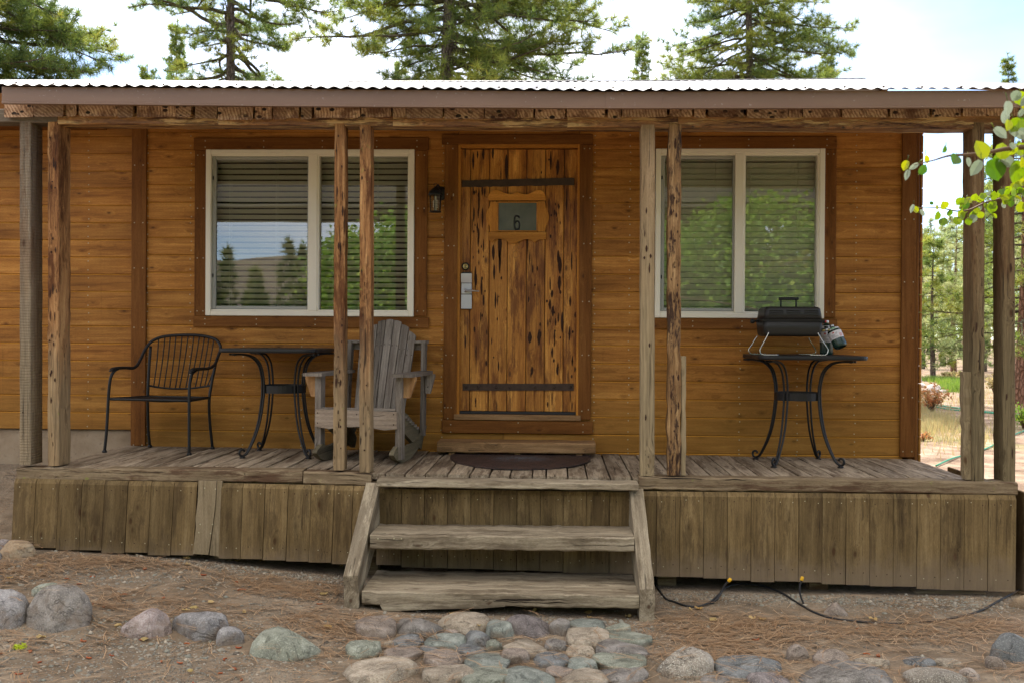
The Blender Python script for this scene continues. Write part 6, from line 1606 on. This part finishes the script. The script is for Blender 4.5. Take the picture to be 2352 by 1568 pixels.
def skyblock_belt():  # unseen pines added behind the camera to block low frontal sky light
    rg=np.random.default_rng(15); rr=random.Random(15); P=[];D=[];T=[]; mb=MB()
    for i in range(64):
        x=rr.uniform(-3.5,46) if i<38 else rr.uniform(-60,-26); y=rr.uniform(-44,-27); h=rr.uniform(9,16); cb=rr.uniform(.4,1.6); rad=rr.uniform(2.0,3.4)
        mb.tube([(x,y,-.2),(x+rr.uniform(-.3,.3),y,h)],[rr.uniform(.16,.26),.03],6)
        for q in range(260):
            t=rr.random()**1.2; z=cb+(h-cb)*t; a=rr.uniform(0,6.28); r=rad*(1-t)**.7*rr.uniform(.3,1); P.append((x+r*math.cos(a),y+r*math.sin(a),z+rr.uniform(-.3,.3))); D.append((math.cos(a)*.5,math.sin(a)*.5,.5)); T.append(rr.uniform(.1,.8))
    for i in range(22):
        x=rr.uniform(-26,-6); y=rr.uniform(-78,-58); h=rr.uniform(4,8.2); rad=rr.uniform(1.2,2.2)
        for q in range(150):
            t=rr.random()**1.2; a=rr.uniform(0,6.28); r=rad*(1-t)**.8*rr.uniform(.3,1); P.append((x+r*math.cos(a),y+r*math.sin(a),.3+h*t)); D.append((math.cos(a)*.5,math.sin(a)*.5,.5)); T.append(rr.uniform(.0,.5))
    V,F,R=needles_mesh(np.array(P),np.array(D),14,.62,.10,rg,np.array(T))
    t=tag(npmesh('skyblock_pines',V,F,M['needle'],rnd=R),'added pines behind the camera, unseen, blocking low sky from the porch and window panes','forest',kind='stuff'); mb.build('trunks',M['bark'],t)
skyblock_belt()
# ---- aspen boughs reaching in at the right
def near_aspen():
    base=Vector((3.05,-3.5,G(3.05,-3.5))); t=thing('aspen_tree','aspen at the right edge whose leafy yellow-green boughs hang in front of the porch posts','aspen tree',tuple(base)); rr=random.Random(12)
    mb=MB(); mb.tube(cr([base,base+Vector((.03,0,1.0)),base+Vector((-.02,.03,2.2)),base+Vector((.05,0,3.6)),base+Vector((0,0,5.0))],5),[.055-.045*i/20 for i in range(21)],12); mb.build('trunk',M['barkaspen'],t)
    YA,YB=-4.85,-2.25
    def z3(x,y): return (1548.1+x/2.9257,y/2.9257)
    def Q(x,y,Y): return W(*z3(x,y),Y)
    tw=MB(); 
    fromA=base+Vector((-.02,0,1.5)); fromB=base+Vector((0,.02,1.75))
    def stem(pts,r0,r1): 
        c=cr(pts,5); tw.tube(c,[r0+(r1-r0)*i/(len(c)-1) for i in range(len(c))],6); return c
    stem([fromA,Vector((2.5,-4.2,1.95)),Q(2700,1100,YA),Q(2420,1000,YA),Q(2250,1000,YA),Q(2120,1025,YA),Q(1980,1040,YA),Q(1850,1048,YA),Q(1740,1080,YA),Q(1610,1110,YA)],.012,.0012)
    stem([Q(2420,1000,YA),Q(2390,850,YA),Q(2350,740,YA),Q(2300,700,YA)],.004,.0015)
    stem([Q(2420,1000,YA),Q(2330,1060,YA),Q(2290,1110,YA)],.003,.0012)
    stem([fromB,Vector((2.95,-2.8,2.0)),Q(2560,1180,YB),Q(2350,1285,YB),Q(2220,1330,YB),Q(2090,1365,YB),Q(1990,1410,YB),Q(1900,1420,YB),Q(1800,1400,YB),Q(1700,1395,YB),Q(1640,1398,YB)],.010,.0012)
    stem([Q(2090,1365,YB),Q(2010,1330,YB),Q(1950,1350,YB)],.002,.001)
    A=[(2325,660,95,8,.7),(2240,728,100,5,-1),(2222,785,95,5,-1),(2300,842,100,8,.6),(2190,895,105,5,-1),(2058,1012,130,8,.85),(2200,1020,115,8,.75),(2325,1008,95,8,.7),(2152,1140,150,8,.25),(2030,1128,115,5,-1),(2290,1150,150,8,.5),(1978,1090,65,4,-1),(1888,1074,88,8,.2),(1815,1004,52,8,.15),(1697,1070,70,4,.95),(1668,1140,72,8,.1),(1612,1118,70,4,-1),(1557,1113,70,6,.9),(1567,1177,75,4,-1),(2345,1075,70,4,-1),(2180,1075,90,8,.35),(2280,985,60,5,-1),(2330,910,70,6,-1),(2330,760,60,5,-1),(2400,900,110,8,.6),(2430,1080,120,8,.4),(2420,720,110,8,.8)]
    B=[(1602,1403,60,4,-1),(1621,1410,52,7,.9),(1731,1366,28,7,.05),(1815,1380,62,8,.8),(1766,1450,62,8,.55),(1810,1492,60,8,.45),(1851,1430,48,7,.3),(1768,1395,34,4,.9),(1668,1430,55,4,-1),(1905,1486,60,8,.6),(1941,1356,58,8,.7),(1981,1347,50,8,.8),(2021,1327,50,8,.75),(1940,1417,50,8,.5),(1962,1380,50,8,.2),(2008,1432,50,8,.7),(2008,1470,58,8,-1),(2061,1446,48,8,.8),(2076,1320,50,8,.6),(2112,1300,46,5,-1),(2097,1388,50,8,.7),(2134,1398,72,8,.5),(2055,1395,45,5,-1),(2205,1290,48,8,.3),(2245,1275,52,8,.7),(2277,1290,62,8,.6),(2310,1242,52,8,.85),(2280,1252,45,8,.8),(2230,1350,60,6,.7),(2262,1333,50,8,.5),(2330,1392,72,8,.8),(2345,1320,58,8,.6),(2340,1228,52,8,.9),(2320,1280,50,8,.4),(1935,1450,50,8,.65),(1980,1490,50,8,.5),(2035,1415,44,8,.8),(2215,1380,45,5,-1),(2400,1260,60,8,.6),(2420,1340,60,8,.5),(2460,1230,60,8,.7),(2390,1400,55,8,.7)]
    for _ in range(26): A.append((rr.uniform(2240,2480),rr.uniform(640,1180),rr.uniform(70,120),rr.choice([4,6,8]),rr.choice([-1,.2,.5,.7,.8,.9])))
    for _ in range(34):
        x=rr.uniform(1900,2480); B.append((x,1420-(x-1900)*.33+rr.gauss(0,45),rr.uniform(42,66),rr.choice([5,8,8]),rr.choice([-1,.3,.5,.6,.7,.8,.9])))
    lf=MB(); uf=MB(); st=MB()
    shape=[(0,-.48),(.26,-.44),(.45,-.22),(.50,.02),(.40,.26),(.20,.42),(0,.56),(-.20,.42),(-.40,.26),(-.50,.02),(-.45,-.22),(-.26,-.44)]
    for L_,Y in ((A,YA),(B,YB)):
        for (x,y,sz,asp_,tone) in L_:
            Yj=Y+rr.uniform(-.10,.10); c=Q(x,y,Yj); s_=sz/2.9257/F_PX*((c-CAM).dot(_f)); ang=rr.uniform(-1,1)+(math.pi if rr.random()<.65 else 0); asp=asp_/8*1.0
            n_=Vector((rr.gauss(0,.35),-1,rr.gauss(0,.35)-.1)).normalized(); u=n_.cross(Vector((0,0,1))).normalized(); v=u.cross(n_)
            ca,sa=math.cos(ang),math.sin(ang); U=(u*ca+v*sa)*asp; Vv=(-u*sa+v*ca); V=[c]
            for (a,b) in shape: V.append(c+U*(a*s_)+Vv*(b*s_)+n_*(abs(a)*.30*s_+rr.uniform(-.02,.02)*s_))
            n=len(shape); F=[(0,1+k,1+(k+1)%n) for k in range(n)]
            (uf if tone<0 else lf).add(V,F,rnd=max(0,min(1,(tone if tone>=0 else rr.random())+rr.uniform(-.05,.05))))
            st.tube([c-Vv*.48*s_,c-Vv*.8*s_+Vector((rr.uniform(-.2,.2)*s_,0,rr.uniform(0,.3)*s_))],.0011 if Y==YB else .0009,4)
    tw.build('branches',M['twig'],t); lf.build('leaves',M['aspen'],t); uf.build('pale_leaf_undersides',M['underleaf'],t); st.build('leaf_stalks',M['aspen'],t)
    # crown above and beside the frame
    rg=np.random.default_rng(8); n=1500; P=np.array(base)+np.array([.35,.0,3.9])+rg.normal(0,1,(n,3))*np.array([.42,.42,.65]); P=P[P[:,2]>2.9]; n=len(P)
    d=rg.normal(size=(n,3)); d/=np.linalg.norm(d,axis=1)[:,None]; e=np.cross(d,rg.normal(size=(n,3))); e/=np.linalg.norm(e,axis=1)[:,None]; s_=.055
    V=np.stack([P-d*s_/2,P+e*s_*.45,P+d*s_/2,P-e*s_*.45],1).reshape(-1,3); npmesh('crown',V,np.arange(4*n).reshape(-1,4),M['aspen'],t,rnd=np.repeat(rg.random(n),4))
near_aspen()

# ================================================================== SLOPE AT THE RIGHT
def shrub(label,px,py,w_,h_,mat,seed,n=260,size=.035):
    rr=random.Random(seed); c=H(px,py,G(12,15)); c.z=G(c.x,c.y); s_=F_PX/((c-CAM).dot(_f)); r=w_/2/s_; hh=h_/s_
    t=thing('shrub',label,'shrub',tuple(c)); tw=MB(); lf=MB()
    for i in range(22):
        a=rr.uniform(0,6.28); e=c+Vector((math.cos(a)*r*rr.uniform(.3,1),math.sin(a)*r*rr.uniform(.3,1),hh*rr.uniform(.4,1))); m_=c.lerp(e,.5)+Vector((0,0,.1*hh)); tw.tube([c,m_,e],[.008,.006,.003],4)
        for k in range(n//22):
            u=rr.uniform(.35,1); p=(c.lerp(m_,u*2) if u<.5 else m_.lerp(e,u*2-1))+Vector((rr.gauss(0,.05),rr.gauss(0,.05),rr.gauss(0,.04)))*hh*2
            d=Vector((rr.gauss(0,1),rr.gauss(0,1),rr.gauss(0,1))).normalized()*size; q=d.cross(Vector((rr.gauss(0,1),rr.gauss(0,1),1))).normalized()*size*.5
            lf.add([p-d,p+q,p+d,p-q],[(0,1,2,3)],rnd=rr.random())
    tw.build('stems',M['twig'],t); lf.build('foliage',M[mat],t)
shrub('orange-leaved shrub beside the cabin corner at the right',2140,948,90,66,'shrub',1,420,.045)
shrub('low dark reddish shrub between the cabin corner and the nearest right post',2118,1012,50,22,'shrub',2,160,.03)
shrub('grey-green shrub seen between the last two posts',2282,900,40,50,'drygrass',3,260,.06)
shrub('green shrub at the right edge beyond the last post',2350,985,44,60,'aspenback',4,300,.035)
shrub('grey-green sage shrub in front of the far trees in the gap',2190,868,60,22,'drygrass',5,300,.09)
def far_rock(px,py,w_,h_,lb,sd):
    p=H(px,py+h_/2,.0); s_=F_PX/((p-CAM).dot(_f)); mb=MB(); import bmesh
    bm=bmesh.new(); bmesh.ops.create_icosphere(bm,subdivisions=3,radius=1); a,c=w_/2/s_,h_/s_*.62
    for v in bm.verts:
        q=v.co.copy(); q*=1+.22*mnoise.noise(q*1.1+Vector((sd,0,0)))+.05*mnoise.noise(q*4); v.co=Vector((q.x*a,q.y*a*.8,q.z*c))
    me=bpy.data.meshes.new('boulder'); bm.to_mesh(me); bm.free(); me.polygons.foreach_set('use_smooth',[True]*len(me.polygons)); me.materials.append(RK['pale']); o=bpy.data.objects.new('boulder',me); COL.objects.link(o); o.location=(p.x,p.y+a*.5,G(p.x,p.y)+c*.3); tag(o,lb,'boulder','pale boulders on the slope')
far_rock(2147,887,34,24,'largest pale boulder on the sunlit slope, behind the orange shrub',1)
far_rock(2111,869,14,22,'pale upright boulder touching the cabin corner, uppermost',2)
far_rock(2116,884,26,14,'low grey boulder under the uppermost one by the cabin corner',3)
far_rock(2168,896,20,8,'small pale stone right of the largest pale boulder',4)
far_rock(2112,897,14,8,'small white stone lowest by the cabin corner',6)
def grassfield(name,label,cells,mat,n,h0,h1,seed,wd=.012):
    rg=np.random.default_rng(seed); V=[];F=[];R=[]; rr=random.Random(seed)
    for i in range(n):
        px,py,sx,sy=rr.choice(cells); p=H(rr.gauss(px,sx),max(850,rr.gauss(py,sy)),0); z=G(p.x,p.y) if abs(p.x)<60 else 0; a=rr.uniform(0,6.28); hh=rr.uniform(h0,h1); l=Vector((math.cos(a),math.sin(a),0)); b=len(V); q=Vector((-l.y,l.x,0))*wd/2
        p=Vector((p.x,p.y,z)); V+= [p-q,p+q,p+l*hh*rr.uniform(.1,.6)+Vector((0,0,hh))]; F.append((b,b+1,b+2)); R+= [rr.random()]*3
    tag(npmesh(name,np.array([tuple(v) for v in V]),np.array(F),M[mat],rnd=np.array(R)),label,'grass',kind='stuff')
grassfield('green_grass','patch of bright green grass on the slope in the gap beside the cabin',[(2165,872,28,3),(2195,880,20,4),(2210,890,14,4),(2340,872,20,3),(2180,895,10,2)],'grass',9000,.08,.25,1,.03)
grassfield('dry_grass','tufts of dry tan and green grass over the sunlit slope',[(2140,960,25,8),(2170,975,20,8),(2260,920,60,15),(2200,860,60,4),(2130,985,15,6),(2340,930,20,20),(2200,1000,60,20),(2120,935,15,8)],'drygrass',7000,.05,.22,2,.014)
